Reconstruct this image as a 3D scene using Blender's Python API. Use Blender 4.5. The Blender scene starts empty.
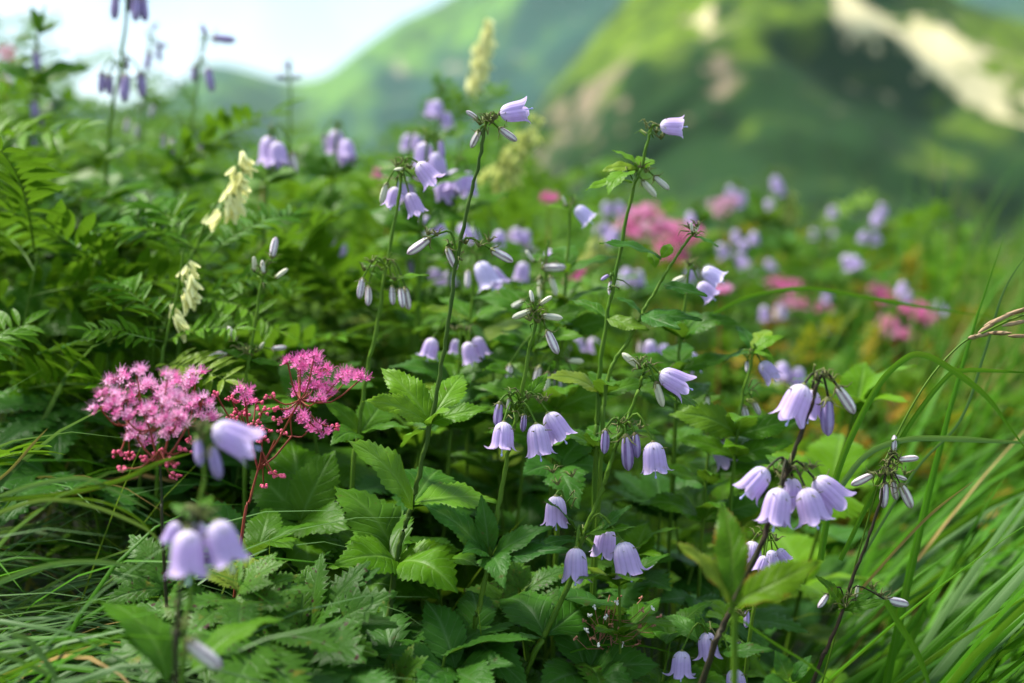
import bpy, math, random
from mathutils import Vector, Matrix, noise
R = math.radians
rnd = random.Random(11)
sc = bpy.context.scene
col = sc.collection

# ------------------------------------------------------------------ camera, world, sun, exposure
CAM_Z = 0.47
FPX = 1422.0
PITCH = math.atan((341.5 - 150) / FPX)
cam_data = bpy.data.cameras.new('camera')
cam = bpy.data.objects.new('camera', cam_data); col.objects.link(cam)
cam.location = (0, 0, CAM_Z)
cam.rotation_euler = (math.pi / 2 - PITCH, 0, 0)
cam_data.sensor_width = 36
cam_data.lens = 36 * FPX / 1024
cam_data.clip_start = 0.02
cam_data.clip_end = 20000
cam_data.dof.use_dof = True
cam_data.dof.focus_distance = 0.80
cam_data.dof.aperture_fstop = 4.2
cam_data.dof.aperture_blades = 9
sc.camera = cam

SUN_EL, SUN_AZ = 52, -62          # azimuth from +Y, negative is to the left of the view
world = bpy.data.worlds.new('World'); sc.world = world; world.use_nodes = True
wn = world.node_tree; wn.nodes.clear()
w_out = wn.nodes.new('ShaderNodeOutputWorld'); w_bg = wn.nodes.new('ShaderNodeBackground')
w_sky = wn.nodes.new('ShaderNodeTexSky'); w_sky.sky_type = 'NISHITA'; w_sky.sun_disc = False
w_sky.sun_elevation = R(SUN_EL); w_sky.sun_rotation = R(SUN_AZ)
w_sky.altitude = 1800; w_sky.dust_density = 0.6; w_sky.ozone_density = 1.6
w_tc = wn.nodes.new('ShaderNodeTexCoord'); w_no = wn.nodes.new('ShaderNodeTexNoise')
w_no.inputs['Scale'].default_value = 5.5; w_no.inputs['Detail'].default_value = 5
w_rp = wn.nodes.new('ShaderNodeMapRange'); w_rp.inputs['From Min'].default_value = 0.36; w_rp.inputs['From Max'].default_value = 0.62
w_mx = wn.nodes.new('ShaderNodeMix'); w_mx.data_type = 'RGBA'
w_mx.inputs['B'].default_value = (6.9, 8.2, 9.4, 1)       # thin bright cloud
wn.links.new(w_tc.outputs['Generated'], w_no.inputs['Vector'])
wn.links.new(w_no.outputs['Fac'], w_rp.inputs['Value'])
wn.links.new(w_rp.outputs['Result'], w_mx.inputs['Factor'])
wn.links.new(w_sky.outputs['Color'], w_mx.inputs['A'])
wn.links.new(w_mx.outputs['Result'], w_bg.inputs['Color'])
w_bg.inputs['Strength'].default_value = 0.080
wn.links.new(w_bg.outputs['Background'], w_out.inputs['Surface'])

sun_data = bpy.data.lights.new('sun', 'SUN'); sun_data.energy = 4.9; sun_data.angle = R(13); sun_data.color = (1.0, 0.95, 0.86)
sun = bpy.data.objects.new('sun', sun_data); col.objects.link(sun)
sdir = Vector((math.sin(R(SUN_AZ)) * math.cos(R(SUN_EL)), math.cos(R(SUN_AZ)) * math.cos(R(SUN_EL)), math.sin(R(SUN_EL))))
sun.rotation_euler = sdir.to_track_quat('Z', 'Y').to_euler()

sc.view_settings.view_transform = 'Standard'; sc.view_settings.look = 'None'
sc.view_settings.gamma = 1.0; sc.view_settings.exposure = 1.2; sc.view_settings.use_curve_mapping = False
sc.render.engine = 'CYCLES'
sc.cycles.use_denoising = True
sc.cycles.max_bounces = 6; sc.cycles.diffuse_bounces = 3; sc.cycles.transmission_bounces = 4
sc.cycles.volume_bounces = 0; sc.cycles.transparent_max_bounces = 4

# ------------------------------------------------------------------ helpers
CR = cam.rotation_euler.to_matrix()
def P(px, py, d):
    """a point seen at pixel px,py standing d metres in front of the camera"""
    return Vector((0, 0, CAM_Z)) + CR @ Vector(((px - 512) / FPX * d, (341.5 - py) / FPX * d, -d))

def lerp(a, b, t): return a + (b - a) * t
def interp(tab, x):
    if x <= tab[0][0]: return tab[0][1]
    for (x0, y0), (x1, y1) in zip(tab, tab[1:]):
        if x <= x1: return y0 + (y1 - y0) * (x - x0) / (x1 - x0)
    return tab[-1][1]
SKYLINE = [(-700, 10), (0, 62), (60, 92), (150, 132), (250, 168), (340, 168), (420, 172), (520, 205), (600, 200), (700, 220), (780, 225), (860, 252), (950, 235), (1024, 225), (1600, 200)]
def ground(x, y):
    yy = max(y, 0.45)
    px = 512 + FPX * x / max(yy, 0.6)
    pyc = interp(SKYLINE, px) + 229 * (1 / min(yy, 4.0) - 0.333)
    rel = -(pyc - 150) / FPX * min(yy, 4.0)
    z = CAM_Z + rel - 0.30
    z += 0.02 * noise.noise(Vector((x * 2.1, y * 2.1, 3)))
    if y > 3.6:
        z -= 0.42 * (y - 3.6) ** 1.05 if y < 300 else 0.42 * (296.4) ** 1.05
    return z

def mat_nodes(name):
    m = bpy.data.materials.new(name); m.use_nodes = True
    nt = m.node_tree; nt.nodes.clear()
    return m, nt
def N(nt, t, **kw):
    n = nt.nodes.new(t)
    for k, v in kw.items():
        if hasattr(n, k): setattr(n, k, v)
        else: n.inputs[k].default_value = v
    return n
def math_n(nt, op, a, b=None, c=None):
    n = nt.nodes.new('ShaderNodeMath'); n.operation = op
    for i, v in enumerate((a, b, c)):
        if v is None: continue
        if isinstance(v, (int, float)): n.inputs[i].default_value = v
        else: nt.links.new(v, n.inputs[i])
    return n.outputs[0]
def mix_c(nt, fac, a, b, blend='MIX'):
    n = nt.nodes.new('ShaderNodeMix'); n.data_type = 'RGBA'; n.blend_type = blend
    for key, v in (('Factor', fac), ('A', a), ('B', b)):
        if isinstance(v, (int, float)): n.inputs[key].default_value = v
        elif isinstance(v, tuple): n.inputs[key].default_value = (*v, 1) if len(v) == 3 else v
        else: nt.links.new(v, n.inputs[key])
    return n.outputs['Result']
def noise_n(nt, vec, scale, detail=2, dim='3D', w=None):
    n = nt.nodes.new('ShaderNodeTexNoise'); n.inputs['Scale'].default_value = scale; n.inputs['Detail'].default_value = detail
    if w is not None:
        n.noise_dimensions = '4D'; nt.links.new(w, n.inputs['W'])
    if vec is not None: nt.links.new(vec, n.inputs['Vector'])
    return n.outputs['Fac']
def ramp(nt, v, lo, hi):
    n = nt.nodes.new('ShaderNodeMapRange'); n.inputs['From Min'].default_value = lo; n.inputs['From Max'].default_value = hi
    nt.links.new(v, n.inputs['Value']); return n.outputs['Result']

def leaf_mat(name, c1, c2, vein=(0.16, 0.26, 0.07), veins=7.0, transl=0.3, rough=0.42, spots=None, nscale=18, vein_amt=0.5, edge=None, spec=0.08):
    m, nt = mat_nodes(name)
    out = N(nt, 'ShaderNodeOutputMaterial')
    tc = N(nt, 'ShaderNodeTexCoord'); oi = N(nt, 'ShaderNodeObjectInfo'); geo = N(nt, 'ShaderNodeNewGeometry')
    rw = math_n(nt, 'MULTIPLY', oi.outputs['Random'], 40.0)
    sep = N(nt, 'ShaderNodeSeparateXYZ'); nt.links.new(tc.outputs['UV'], sep.inputs[0])
    a = math_n(nt, 'MULTIPLY', math_n(nt, 'ABSOLUTE', math_n(nt, 'SUBTRACT', sep.outputs['X'], 0.5)), 2.0)
    f1 = ramp(nt, noise_n(nt, geo.outputs['Position'], nscale, 3), 0.3, 0.7)
    f = math_n(nt, 'ADD', math_n(nt, 'MULTIPLY', f1, 0.45), math_n(nt, 'MULTIPLY', oi.outputs['Random'], 0.55))
    c = mix_c(nt, f, c1, c2)
    # yellowed individuals
    yl = ramp(nt, oi.outputs['Random'], 0.93, 1.0)
    c = mix_c(nt, math_n(nt, 'MULTIPLY', yl, 0.55), c, (0.22, 0.26, 0.03))
    # veins
    ph = math_n(nt, 'SUBTRACT', math_n(nt, 'MULTIPLY', sep.outputs['Y'], veins), math_n(nt, 'MULTIPLY', a, veins * 0.28))
    s = math_n(nt, 'ABSOLUTE', math_n(nt, 'SINE', math_n(nt, 'MULTIPLY', ph, math.pi)))
    side = math_n(nt, 'POWER', math_n(nt, 'SUBTRACT', 1.0, s), 5.0)
    mid = math_n(nt, 'POWER', math_n(nt, 'SUBTRACT', 1.0, math_n(nt, 'MINIMUM', math_n(nt, 'MULTIPLY', a, 5.0), 1.0)), 2.0)
    vv = math_n(nt, 'MAXIMUM', math_n(nt, 'MULTIPLY', side, 0.55 if veins else 0.0), mid)
    c = mix_c(nt, math_n(nt, 'MULTIPLY', vv, vein_amt), c, vein)
    if edge:
        e = math_n(nt, 'MULTIPLY', ramp(nt, a, 0.8, 1.0), ramp(nt, noise_n(nt, tc.outputs['Object'], 6, 3, w=rw), 0.45, 0.6))
        c = mix_c(nt, e, c, edge)
    if spots:
        sp = ramp(nt, noise_n(nt, tc.outputs['Object'], 15, 2.5, w=rw), 0.635, 0.67)
        c = mix_c(nt, sp, c, spots)
        sp2 = ramp(nt, noise_n(nt, tc.outputs['Object'], 7, 3, w=rw), 0.62, 0.75)
        c = mix_c(nt, math_n(nt, 'MULTIPLY', sp2, 0.5), c, (0.28, 0.17, 0.03))
    # small blemishes on every leaf
    bl = ramp(nt, noise_n(nt, tc.outputs['Object'], 9, 4, w=rw), 0.66, 0.72)
    c = mix_c(nt, math_n(nt, 'MULTIPLY', bl, 0.6), c, (0.09, 0.06, 0.02))
    bsdf = N(nt, 'ShaderNodeBsdfPrincipled'); nt.links.new(c, bsdf.inputs['Base Color'])
    bsdf.inputs['Roughness'].default_value = rough
    bsdf.inputs['Specular IOR Level'].default_value = spec
    bump = N(nt, 'ShaderNodeBump'); bump.inputs['Strength'].default_value = 0.35; bump.inputs['Distance'].default_value = 0.002
    h = math_n(nt, 'SUBTRACT', math_n(nt, 'MULTIPLY', noise_n(nt, tc.outputs['Object'], 14, 2), 0.5), math_n(nt, 'MULTIPLY', vv, 0.8))
    nt.links.new(h, bump.inputs['Height']); nt.links.new(bump.outputs[0], bsdf.inputs['Normal'])
    tr = N(nt, 'ShaderNodeBsdfTranslucent')
    tcx = mix_c(nt, 0.5, c, (0.16, 0.30, 0.02)); nt.links.new(tcx, tr.inputs['Color'])
    ms = N(nt, 'ShaderNodeMixShader'); ms.inputs[0].default_value = transl
    nt.links.new(bsdf.outputs[0], ms.inputs[1]); nt.links.new(tr.outputs[0], ms.inputs[2]); nt.links.new(ms.outputs[0], out.inputs['Surface'])
    return m

def petal_mat(name, top, body, rim, veins=15, transl=0.35, stripe=None, stripe_amt=0.0, vein_amt=0.22):
    m, nt = mat_nodes(name)
    out = N(nt, 'ShaderNodeOutputMaterial'); tc = N(nt, 'ShaderNodeTexCoord'); oi = N(nt, 'ShaderNodeObjectInfo')
    sep = N(nt, 'ShaderNodeSeparateXYZ'); nt.links.new(tc.outputs['UV'], sep.inputs[0])
    v = sep.outputs['Y']
    c = mix_c(nt, ramp(nt, v, 0.0, 0.38), top, body)
    c = mix_c(nt, ramp(nt, v, 0.80, 1.05), c, rim)
    s = math_n(nt, 'ABSOLUTE', math_n(nt, 'SINE', math_n(nt, 'MULTIPLY', sep.outputs['X'], math.pi * veins)))
    vn = math_n(nt, 'POWER', math_n(nt, 'SUBTRACT', 1.0, s), 2.5)
    c = mix_c(nt, math_n(nt, 'MULTIPLY', vn, vein_amt), c, tuple(x * 0.62 for x in body))
    if stripe:
        s2 = math_n(nt, 'ABSOLUTE', math_n(nt, 'SINE', math_n(nt, 'MULTIPLY', sep.outputs['X'], math.pi * 5)))
        c = mix_c(nt, math_n(nt, 'MULTIPLY', ramp(nt, s2, 0.5, 0.92), stripe_amt), c, stripe)
    c = mix_c(nt, math_n(nt, 'MULTIPLY', ramp(nt, noise_n(nt, tc.outputs['Object'], 6, 3), 0.35, 0.7), 0.25), c, tuple(min(1, x * 1.25) for x in body))
    c = mix_c(nt, math_n(nt, 'MULTIPLY', oi.outputs['Random'], 0.16), c, (0.42, 0.38, 0.80))
    age = math_n(nt, 'MULTIPLY', ramp(nt, oi.outputs['Random'], 0.55, 1.0), math_n(nt, 'MULTIPLY', ramp(nt, v, 0.55, 1.0), ramp(nt, noise_n(nt, tc.outputs['Object'], 5, 4), 0.45, 0.62)))
    c = mix_c(nt, math_n(nt, 'MULTIPLY', age, 0.75), c, (0.34, 0.24, 0.20))
    bsdf = N(nt, 'ShaderNodeBsdfPrincipled'); nt.links.new(c, bsdf.inputs['Base Color']); bsdf.inputs['Roughness'].default_value = 0.55
    bsdf.inputs['Specular IOR Level'].default_value = 0.25
    bump = N(nt, 'ShaderNodeBump'); bump.inputs['Strength'].default_value = 0.25; bump.inputs['Distance'].default_value = 0.001
    nt.links.new(vn, bump.inputs['Height']); nt.links.new(bump.outputs[0], bsdf.inputs['Normal'])
    tr = N(nt, 'ShaderNodeBsdfTranslucent'); nt.links.new(c, tr.inputs['Color'])
    ms = N(nt, 'ShaderNodeMixShader'); ms.inputs[0].default_value = transl
    nt.links.new(bsdf.outputs[0], ms.inputs[1]); nt.links.new(tr.outputs[0], ms.inputs[2]); nt.links.new(ms.outputs[0], out.inputs['Surface'])
    return m

def plain_mat(name, c1, c2, scale=60, rough=0.5, transl=0.0, bump_s=0.2):
    m, nt = mat_nodes(name)
    out = N(nt, 'ShaderNodeOutputMaterial'); geo = N(nt, 'ShaderNodeNewGeometry')
    oi = N(nt, 'ShaderNodeObjectInfo')
    f = math_n(nt, 'ADD', math_n(nt, 'MULTIPLY', ramp(nt, noise_n(nt, geo.outputs['Position'], scale, 3), 0.3, 0.7), 0.7), math_n(nt, 'MULTIPLY', oi.outputs['Random'], 0.3))
    c = mix_c(nt, f, c1, c2)
    bsdf = N(nt, 'ShaderNodeBsdfPrincipled'); nt.links.new(c, bsdf.inputs['Base Color']); bsdf.inputs['Roughness'].default_value = rough
    bsdf.inputs['Specular IOR Level'].default_value = 0.12
    if transl:
        tr = N(nt, 'ShaderNodeBsdfTranslucent'); nt.links.new(c, tr.inputs['Color'])
        ms = N(nt, 'ShaderNodeMixShader'); ms.inputs[0].default_value = transl
        nt.links.new(bsdf.outputs[0], ms.inputs[1]); nt.links.new(tr.outputs[0], ms.inputs[2]); nt.links.new(ms.outputs[0], out.inputs['Surface'])
    else: nt.links.new(bsdf.outputs[0], out.inputs['Surface'])
    return m

M = {
 'leaf':      leaf_mat('leaf_green', (0.018, 0.085, 0.003), (0.070, 0.170, 0.004), vein=(0.13, 0.25, 0.05)),
 'leaf_blue': leaf_mat('leaf_bluish', (0.020, 0.088, 0.009), (0.052, 0.155, 0.014), vein=(0.12, 0.22, 0.08)),
 'leaf_lit':  leaf_mat('leaf_sunlit_fresh', (0.058, 0.165, 0.004), (0.115, 0.245, 0.006), vein=(0.17, 0.30, 0.06)),  # lighter copy of the leaf green: sunlight painted in, fresh growth too
 'leaf_yel':  leaf_mat('leaf_yellowish', (0.035, 0.110, 0.003), (0.080, 0.160, 0.003), vein=(0.12, 0.18, 0.03), edge=(0.20, 0.07, 0.01)),
 'leaf_spot': leaf_mat('leaf_spotted', (0.026, 0.095, 0.008), (0.070, 0.165, 0.012), spots=(0.045, 0.012, 0.014), vein=(0.10, 0.20, 0.05)),
 'pinnate':   leaf_mat('leaflets', (0.026, 0.120, 0.002), (0.125, 0.255, 0.003), veins=4, vein_amt=0.2),
 'autumn':    leaf_mat('turning_leaves', (0.20, 0.22, 0.006), (0.42, 0.17, 0.015), veins=4, vein_amt=0.2),
 'grass':     leaf_mat('grass_blades', (0.022, 0.110, 0.003), (0.068, 0.205, 0.006), veins=0.0, vein_amt=0.2, transl=0.28, vein=(0.2, 0.32, 0.08), nscale=9),
 'straw_green': leaf_mat('pale_grass', (0.12, 0.17, 0.03), (0.26, 0.25, 0.07), veins=0.0, vein_amt=0.2, nscale=9),
 'grass_blue':leaf_mat('sedge_blades', (0.050, 0.120, 0.035), (0.105, 0.195, 0.060), veins=0.0, vein_amt=0.3, vein=(0.2, 0.28, 0.16), nscale=9),
 'grass_dry': leaf_mat('dry_blades', (0.22, 0.13, 0.04), (0.34, 0.24, 0.08), veins=0.0, vein_amt=0.2, nscale=9),
 'bell':      petal_mat('bell_petals', (0.84, 0.77, 0.88), (0.60, 0.45, 0.77), (0.62, 0.50, 0.79), vein_amt=0.5, transl=0.42),
 'bell_pale': petal_mat('pale_bell_petals', (0.84, 0.80, 0.93), (0.66, 0.57, 0.88), (0.80, 0.74, 0.93)),
 'bud':       petal_mat('bud_petals', (0.62, 0.60, 0.44), (0.80, 0.76, 0.70), (0.30, 0.20, 0.20), stripe=(0.22, 0.13, 0.17), stripe_amt=0.9, transl=0.15),
 'bud_violet':petal_mat('violet_bud_petals', (0.50, 0.42, 0.58), (0.42, 0.33, 0.58), (0.45, 0.36, 0.6), stripe=(0.15, 0.08, 0.22), stripe_amt=0.9, transl=0.15),
 'bud_green': petal_mat('green_bud_petals', (0.50, 0.55, 0.30), (0.66, 0.66, 0.46), (0.6, 0.6, 0.4), stripe=(0.30, 0.28, 0.20), stripe_amt=0.5, transl=0.15),
 'stem':      plain_mat('stem_green', (0.045, 0.115, 0.008), (0.090, 0.165, 0.012)),
 'stem_mid':  plain_mat('stem_olive', (0.030, 0.070, 0.008), (0.060, 0.105, 0.014)),
 'stem_dark': plain_mat('stem_brown', (0.018, 0.030, 0.009), (0.045, 0.026, 0.018)),
 'stem_red':  plain_mat('stem_red', (0.20, 0.025, 0.025), (0.22, 0.07, 0.03)),
 'calyx':     plain_mat('calyx', (0.16, 0.20, 0.05), (0.09, 0.07, 0.035), scale=220),
 'style':     plain_mat('style', (0.40, 0.45, 0.80), (0.55, 0.55, 0.85)),
 'pink':      plain_mat('pink_petals', (0.72, 0.10, 0.38), (0.86, 0.30, 0.60), scale=260, transl=0.3),
 'pink_pale': plain_mat('pale_pink_petals', (0.86, 0.36, 0.62), (0.93, 0.60, 0.80), scale=260, transl=0.3),
 'pink_bud':  plain_mat('pink_buds', (0.60, 0.06, 0.14), (0.75, 0.16, 0.26), scale=260),
 'yellow':    plain_mat('yellow_petals', (0.84, 0.82, 0.34), (0.91, 0.90, 0.54), scale=160, transl=0.35),
 'yellow_green': plain_mat('yellow_green_petals', (0.50, 0.56, 0.14), (0.68, 0.70, 0.26), scale=160, transl=0.35),
 'seed':      plain_mat('seed_husk', (0.20, 0.12, 0.06), (0.36, 0.26, 0.15), scale=200),
 'rust':      plain_mat('rust_floret', (0.30, 0.10, 0.07), (0.42, 0.22, 0.14), scale=200),
 'white':     plain_mat('white_floret', (0.7, 0.65, 0.6), (0.8, 0.76, 0.72), scale=200),
}

class MB:
    def __init__(s): s.v = []; s.f = []; s.uv = []; s.mi = []; s.mats = []
    def m(s, key):
        if key not in s.mats: s.mats.append(key)
        return s.mats.index(key)
    def face(s, idx, uvs, mi): s.f.append(idx); s.uv.extend(uvs); s.mi.append(mi)
    def grid(s, rows, uvrows, mat, close=False):
        mi = s.m(mat); base = len(s.v); nc = len(rows[0])
        for r in rows: s.v.extend([tuple(p) for p in r])
        for i in range(len(rows) - 1):
            for j in range(nc - (0 if close else 1)):
                k = (j + 1) % nc
                u0, u1 = uvrows[i], uvrows[i + 1]
                k2 = j + 1
                a, b, c, d = base + i * nc + j, base + i * nc + k, base + (i + 1) * nc + k, base + (i + 1) * nc + j
                s.face((a, b, c, d), (u0[j], u0[k2], u1[k2], u1[j]), mi)
    def tube(s, pts, rad, mat, n=6):
        """smooth tapered tube through pts"""
        if not isinstance(rad, (list, tuple)): rad = [rad] * len(pts)
        rows, uvs = [], []
        up = Vector((0.31, 0.2, 0.93))
        for i, p in enumerate(pts):
            t = (pts[min(i + 1, len(pts) - 1)] - pts[max(i - 1, 0)])
            if t.length < 1e-9: t = Vector((0, 0, 1))
            t.normalize()
            a = t.cross(up)
            if a.length < 1e-3: a = t.cross(Vector((1, 0, 0)))
            a.normalize(); b = t.cross(a)
            rows.append([p + (a * math.cos(2 * math.pi * k / n) + b * math.sin(2 * math.pi * k / n)) * rad[i] for k in range(n)])
            uvs.append([(k / n, i / max(1, len(pts) - 1)) for k in range(n + 1)])
        s.grid(rows, uvs, mat, close=True)
    def build(s, name):
        me = bpy.data.meshes.new(name)
        me.from_pydata(s.v, [], s.f)
        uvl = me.uv_layers.new(name='UVMap')
        flat = [x for uv in s.uv for x in uv]
        uvl.data.foreach_set('uv', flat)
        for k in s.mats: me.materials.append(M[k] if isinstance(k, str) else k)
        me.polygons.foreach_set('material_index', s.mi)
        me.polygons.foreach_set('use_smooth', [True] * len(s.f))
        me.update()
        return me

def smooth(pts, n=5):
    out = []
    for i in range(len(pts) - 1):
        p0, p1, p2, p3 = pts[max(i - 1, 0)], pts[i], pts[i + 1], pts[min(i + 2, len(pts) - 1)]
        for k in range(n):
            t = k / n
            out.append(0.5 * ((2 * p1) + (p2 - p0) * t + (2 * p0 - 5 * p1 + 4 * p2 - p3) * t * t + (3 * p1 - p0 - 3 * p2 + p3) * t ** 3))
    out.append(pts[-1].copy())
    return out

KIDS = {}
def link(o, parent=None):
    col.objects.link(o)
    if parent is not None:
        o.parent = parent; KIDS.setdefault(parent.name, []).append(o)
    return o
def thing(name, label, cat, loc, group=None):
    o = bpy.data.objects.new(name, None); o.empty_display_size = 0.02
    o.location = loc; o['label'] = label; o['category'] = cat
    if group: o['group'] = group
    col.objects.link(o)
    return o
def part(name, me, parent, world_m=None, mat=None, rootloc=None):
    """a mesh part; world_m is given in world space (things are only translated)"""
    o = bpy.data.objects.new(name, me)
    link(o, parent)
    if world_m is not None:
        o.matrix_local = Matrix.Translation(-(rootloc if rootloc is not None else parent.location)) @ world_m
    return o
def copy_tree(src, parent=None):
    c = src.copy(); link(c, parent)
    for ch in KIDS.get(src.name, []): copy_tree(ch, c)
    return c
def frame(p0, p1, up=Vector((0, 0, 1)), roll=0.0, sx=1.0):
    """matrix: origin p0, +Y to p1 (unit = |p1-p0|), Z near up"""
    y = p1 - p0; L = y.length; y = y / L
    x = y.cross(up)
    if x.length < 1e-3: x = y.cross(Vector((0, 1, 0)))
    x.normalize(); z = x.cross(y)
    m = Matrix((x, y, z)).transposed().to_4x4()
    return Matrix.Translation(p0) @ m @ Matrix.Rotation(roll, 4, 'Y') @ Matrix.Diagonal((L * sx, L, L, 1))

# ------------------------------------------------------------------ the ground and the mountains
def soil_mat():
    m, nt = mat_nodes('soil')
    out = N(nt, 'ShaderNodeOutputMaterial'); geo = N(nt, 'ShaderNodeNewGeometry')
    f = ramp(nt, noise_n(nt, geo.outputs['Position'], 9, 6), 0.35, 0.65)
    c = mix_c(nt, f, (0.020, 0.018, 0.010), (0.035, 0.060, 0.014))
    sep = N(nt, 'ShaderNodeSeparateXYZ'); nt.links.new(geo.outputs['Position'], sep.inputs[0])
    far = ramp(nt, sep.outputs['Y'], 3.0, 8.0)
    c2 = mix_c(nt, ramp(nt, noise_n(nt, geo.outputs['Position'], 0.4, 5), 0.3, 0.7), (0.035, 0.09, 0.018), (0.07, 0.15, 0.02))
    c = mix_c(nt, far, c, c2)
    b = N(nt, 'ShaderNodeBsdfPrincipled'); nt.links.new(c, b.inputs['Base Color']); b.inputs['Roughness'].default_value = 0.95
    nt.links.new(b.outputs[0], out.inputs['Surface']); return m
def mountain_mat(name, forest_shade, meadow_lit, rock, fs, tan):
    """colours of the cover: forest, meadow, bare earth; the attribute 'cover' carries r = meadow, g = bare earth; sunlit and shaded slopes are painted in with these greens"""
    m, nt = mat_nodes(name)
    out = N(nt, 'ShaderNodeOutputMaterial'); geo = N(nt, 'ShaderNodeNewGeometry')
    at = N(nt, 'ShaderNodeAttribute'); at.attribute_name = 'cover'
    sep = N(nt, 'ShaderNodeSeparateColor'); nt.links.new(at.outputs['Color'], sep.inputs[0])
    n1 = noise_n(nt, geo.outputs['Position'], fs, 6)
    n2 = noise_n(nt, geo.outputs['Position'], fs * 2.4, 5)
    nn = math_n(nt, 'MULTIPLY', math_n(nt, 'SUBTRACT', n1, 0.5), 2.6)
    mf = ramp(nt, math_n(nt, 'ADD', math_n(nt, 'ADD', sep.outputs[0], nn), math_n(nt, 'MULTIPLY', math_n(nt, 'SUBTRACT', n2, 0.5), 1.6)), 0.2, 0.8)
    c = mix_c(nt, mf, forest_shade, meadow_lit)
    c = mix_c(nt, math_n(nt, 'MULTIPLY', ramp(nt, n2, 0.48, 0.58), 0.6), c, tuple(x * 0.6 for x in forest_shade))
    rf = ramp(nt, math_n(nt, 'ADD', sep.outputs[1], math_n(nt, 'MULTIPLY', math_n(nt, 'SUBTRACT', n2, 0.5), 2.4)), 0.42, 0.75)
    n3 = noise_n(nt, geo.outputs['Position'], fs * 1.7, 4)
    c = mix_c(nt, rf, c, mix_c(nt, ramp(nt, math_n(nt, 'ADD', sep.outputs[2], math_n(nt, 'MULTIPLY', math_n(nt, 'SUBTRACT', n3, 0.5), 1.2)), 0.25, 0.95), rock, tan))
    b = N(nt, 'ShaderNodeBsdfPrincipled'); nt.links.new(c, b.inputs['Base Color']); b.inputs['Roughness'].default_value = 0.95
    b.inputs['Specular IOR Level'].default_value = 0.1
    nt.links.new(b.outputs[0], out.inputs['Surface']); return m

def sheet(name, pts_rows, mat, cover=None):
    mb = MB(); mb.grid(pts_rows, [[(j / 10, i / 10) for j in range(len(r) + 1)] for i, r in enumerate(pts_rows)], mat)
    me = mb.build(name)
    if cover:
        ca = me.color_attributes.new('cover', 'FLOAT_COLOR', 'POINT')
        flat = []
        for r in cover:
            for c in r: flat += [c[0], c[1], c[2] if len(c) > 2 else 0.5, 1]
        ca.data.foreach_set('color', flat)
    o = bpy.data.objects.new(name, me); col.objects.link(o); o['kind'] = 'structure'
    return o

ys = [-3, -1.5, -0.5, 0, 0.3] + [0.4 + 0.1 * i for i in range(45)] + [5 + 0.6 * i for i in range(12)] + [13 * 1.35 ** i for i in range(12)] + [600, 1500, 4000, 9000]
rows = []
for y in ys:
    w = 2.2 * max(abs(y), 1.5) + 3
    rows.append([Vector((-w + 2 * w * j / 120, y, ground(-w + 2 * w * j / 120, y))) for j in range(121)])
sheet('ground', rows, soil_mat())

def blob(px, py, cx, cy, rx, ry, ang=0):
    a = R(ang); dx, dy = px - cx, py - cy
    u = (dx * math.cos(a) + dy * math.sin(a)) / rx; v = (-dx * math.sin(a) + dy * math.cos(a)) / ry
    return math.exp(-(u * u + v * v))
def seg(px, py, x0, y0, x1, y1, w):
    dx, dy = x1 - x0, y1 - y0; t = max(0, min(1, ((px - x0) * dx + (py - y0) * dy) / (dx * dx + dy * dy)))
    q = math.hypot(px - x0 - t * dx, py - y0 - t * dy); return math.exp(-(q / w) ** 2)

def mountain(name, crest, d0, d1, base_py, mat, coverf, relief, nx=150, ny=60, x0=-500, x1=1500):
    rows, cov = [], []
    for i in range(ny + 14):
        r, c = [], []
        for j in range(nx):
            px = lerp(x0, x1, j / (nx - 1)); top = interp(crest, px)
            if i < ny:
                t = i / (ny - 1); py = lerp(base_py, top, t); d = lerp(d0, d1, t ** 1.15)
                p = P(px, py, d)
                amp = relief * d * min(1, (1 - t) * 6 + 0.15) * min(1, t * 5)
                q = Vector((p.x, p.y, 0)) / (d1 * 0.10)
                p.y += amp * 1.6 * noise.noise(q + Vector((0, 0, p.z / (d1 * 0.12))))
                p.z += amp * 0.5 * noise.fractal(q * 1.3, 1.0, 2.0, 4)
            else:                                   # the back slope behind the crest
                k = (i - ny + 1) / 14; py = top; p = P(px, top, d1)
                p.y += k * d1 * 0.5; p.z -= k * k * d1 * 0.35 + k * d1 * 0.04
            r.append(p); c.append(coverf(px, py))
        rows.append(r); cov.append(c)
    return sheet(name, rows, mat, cov)

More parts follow.
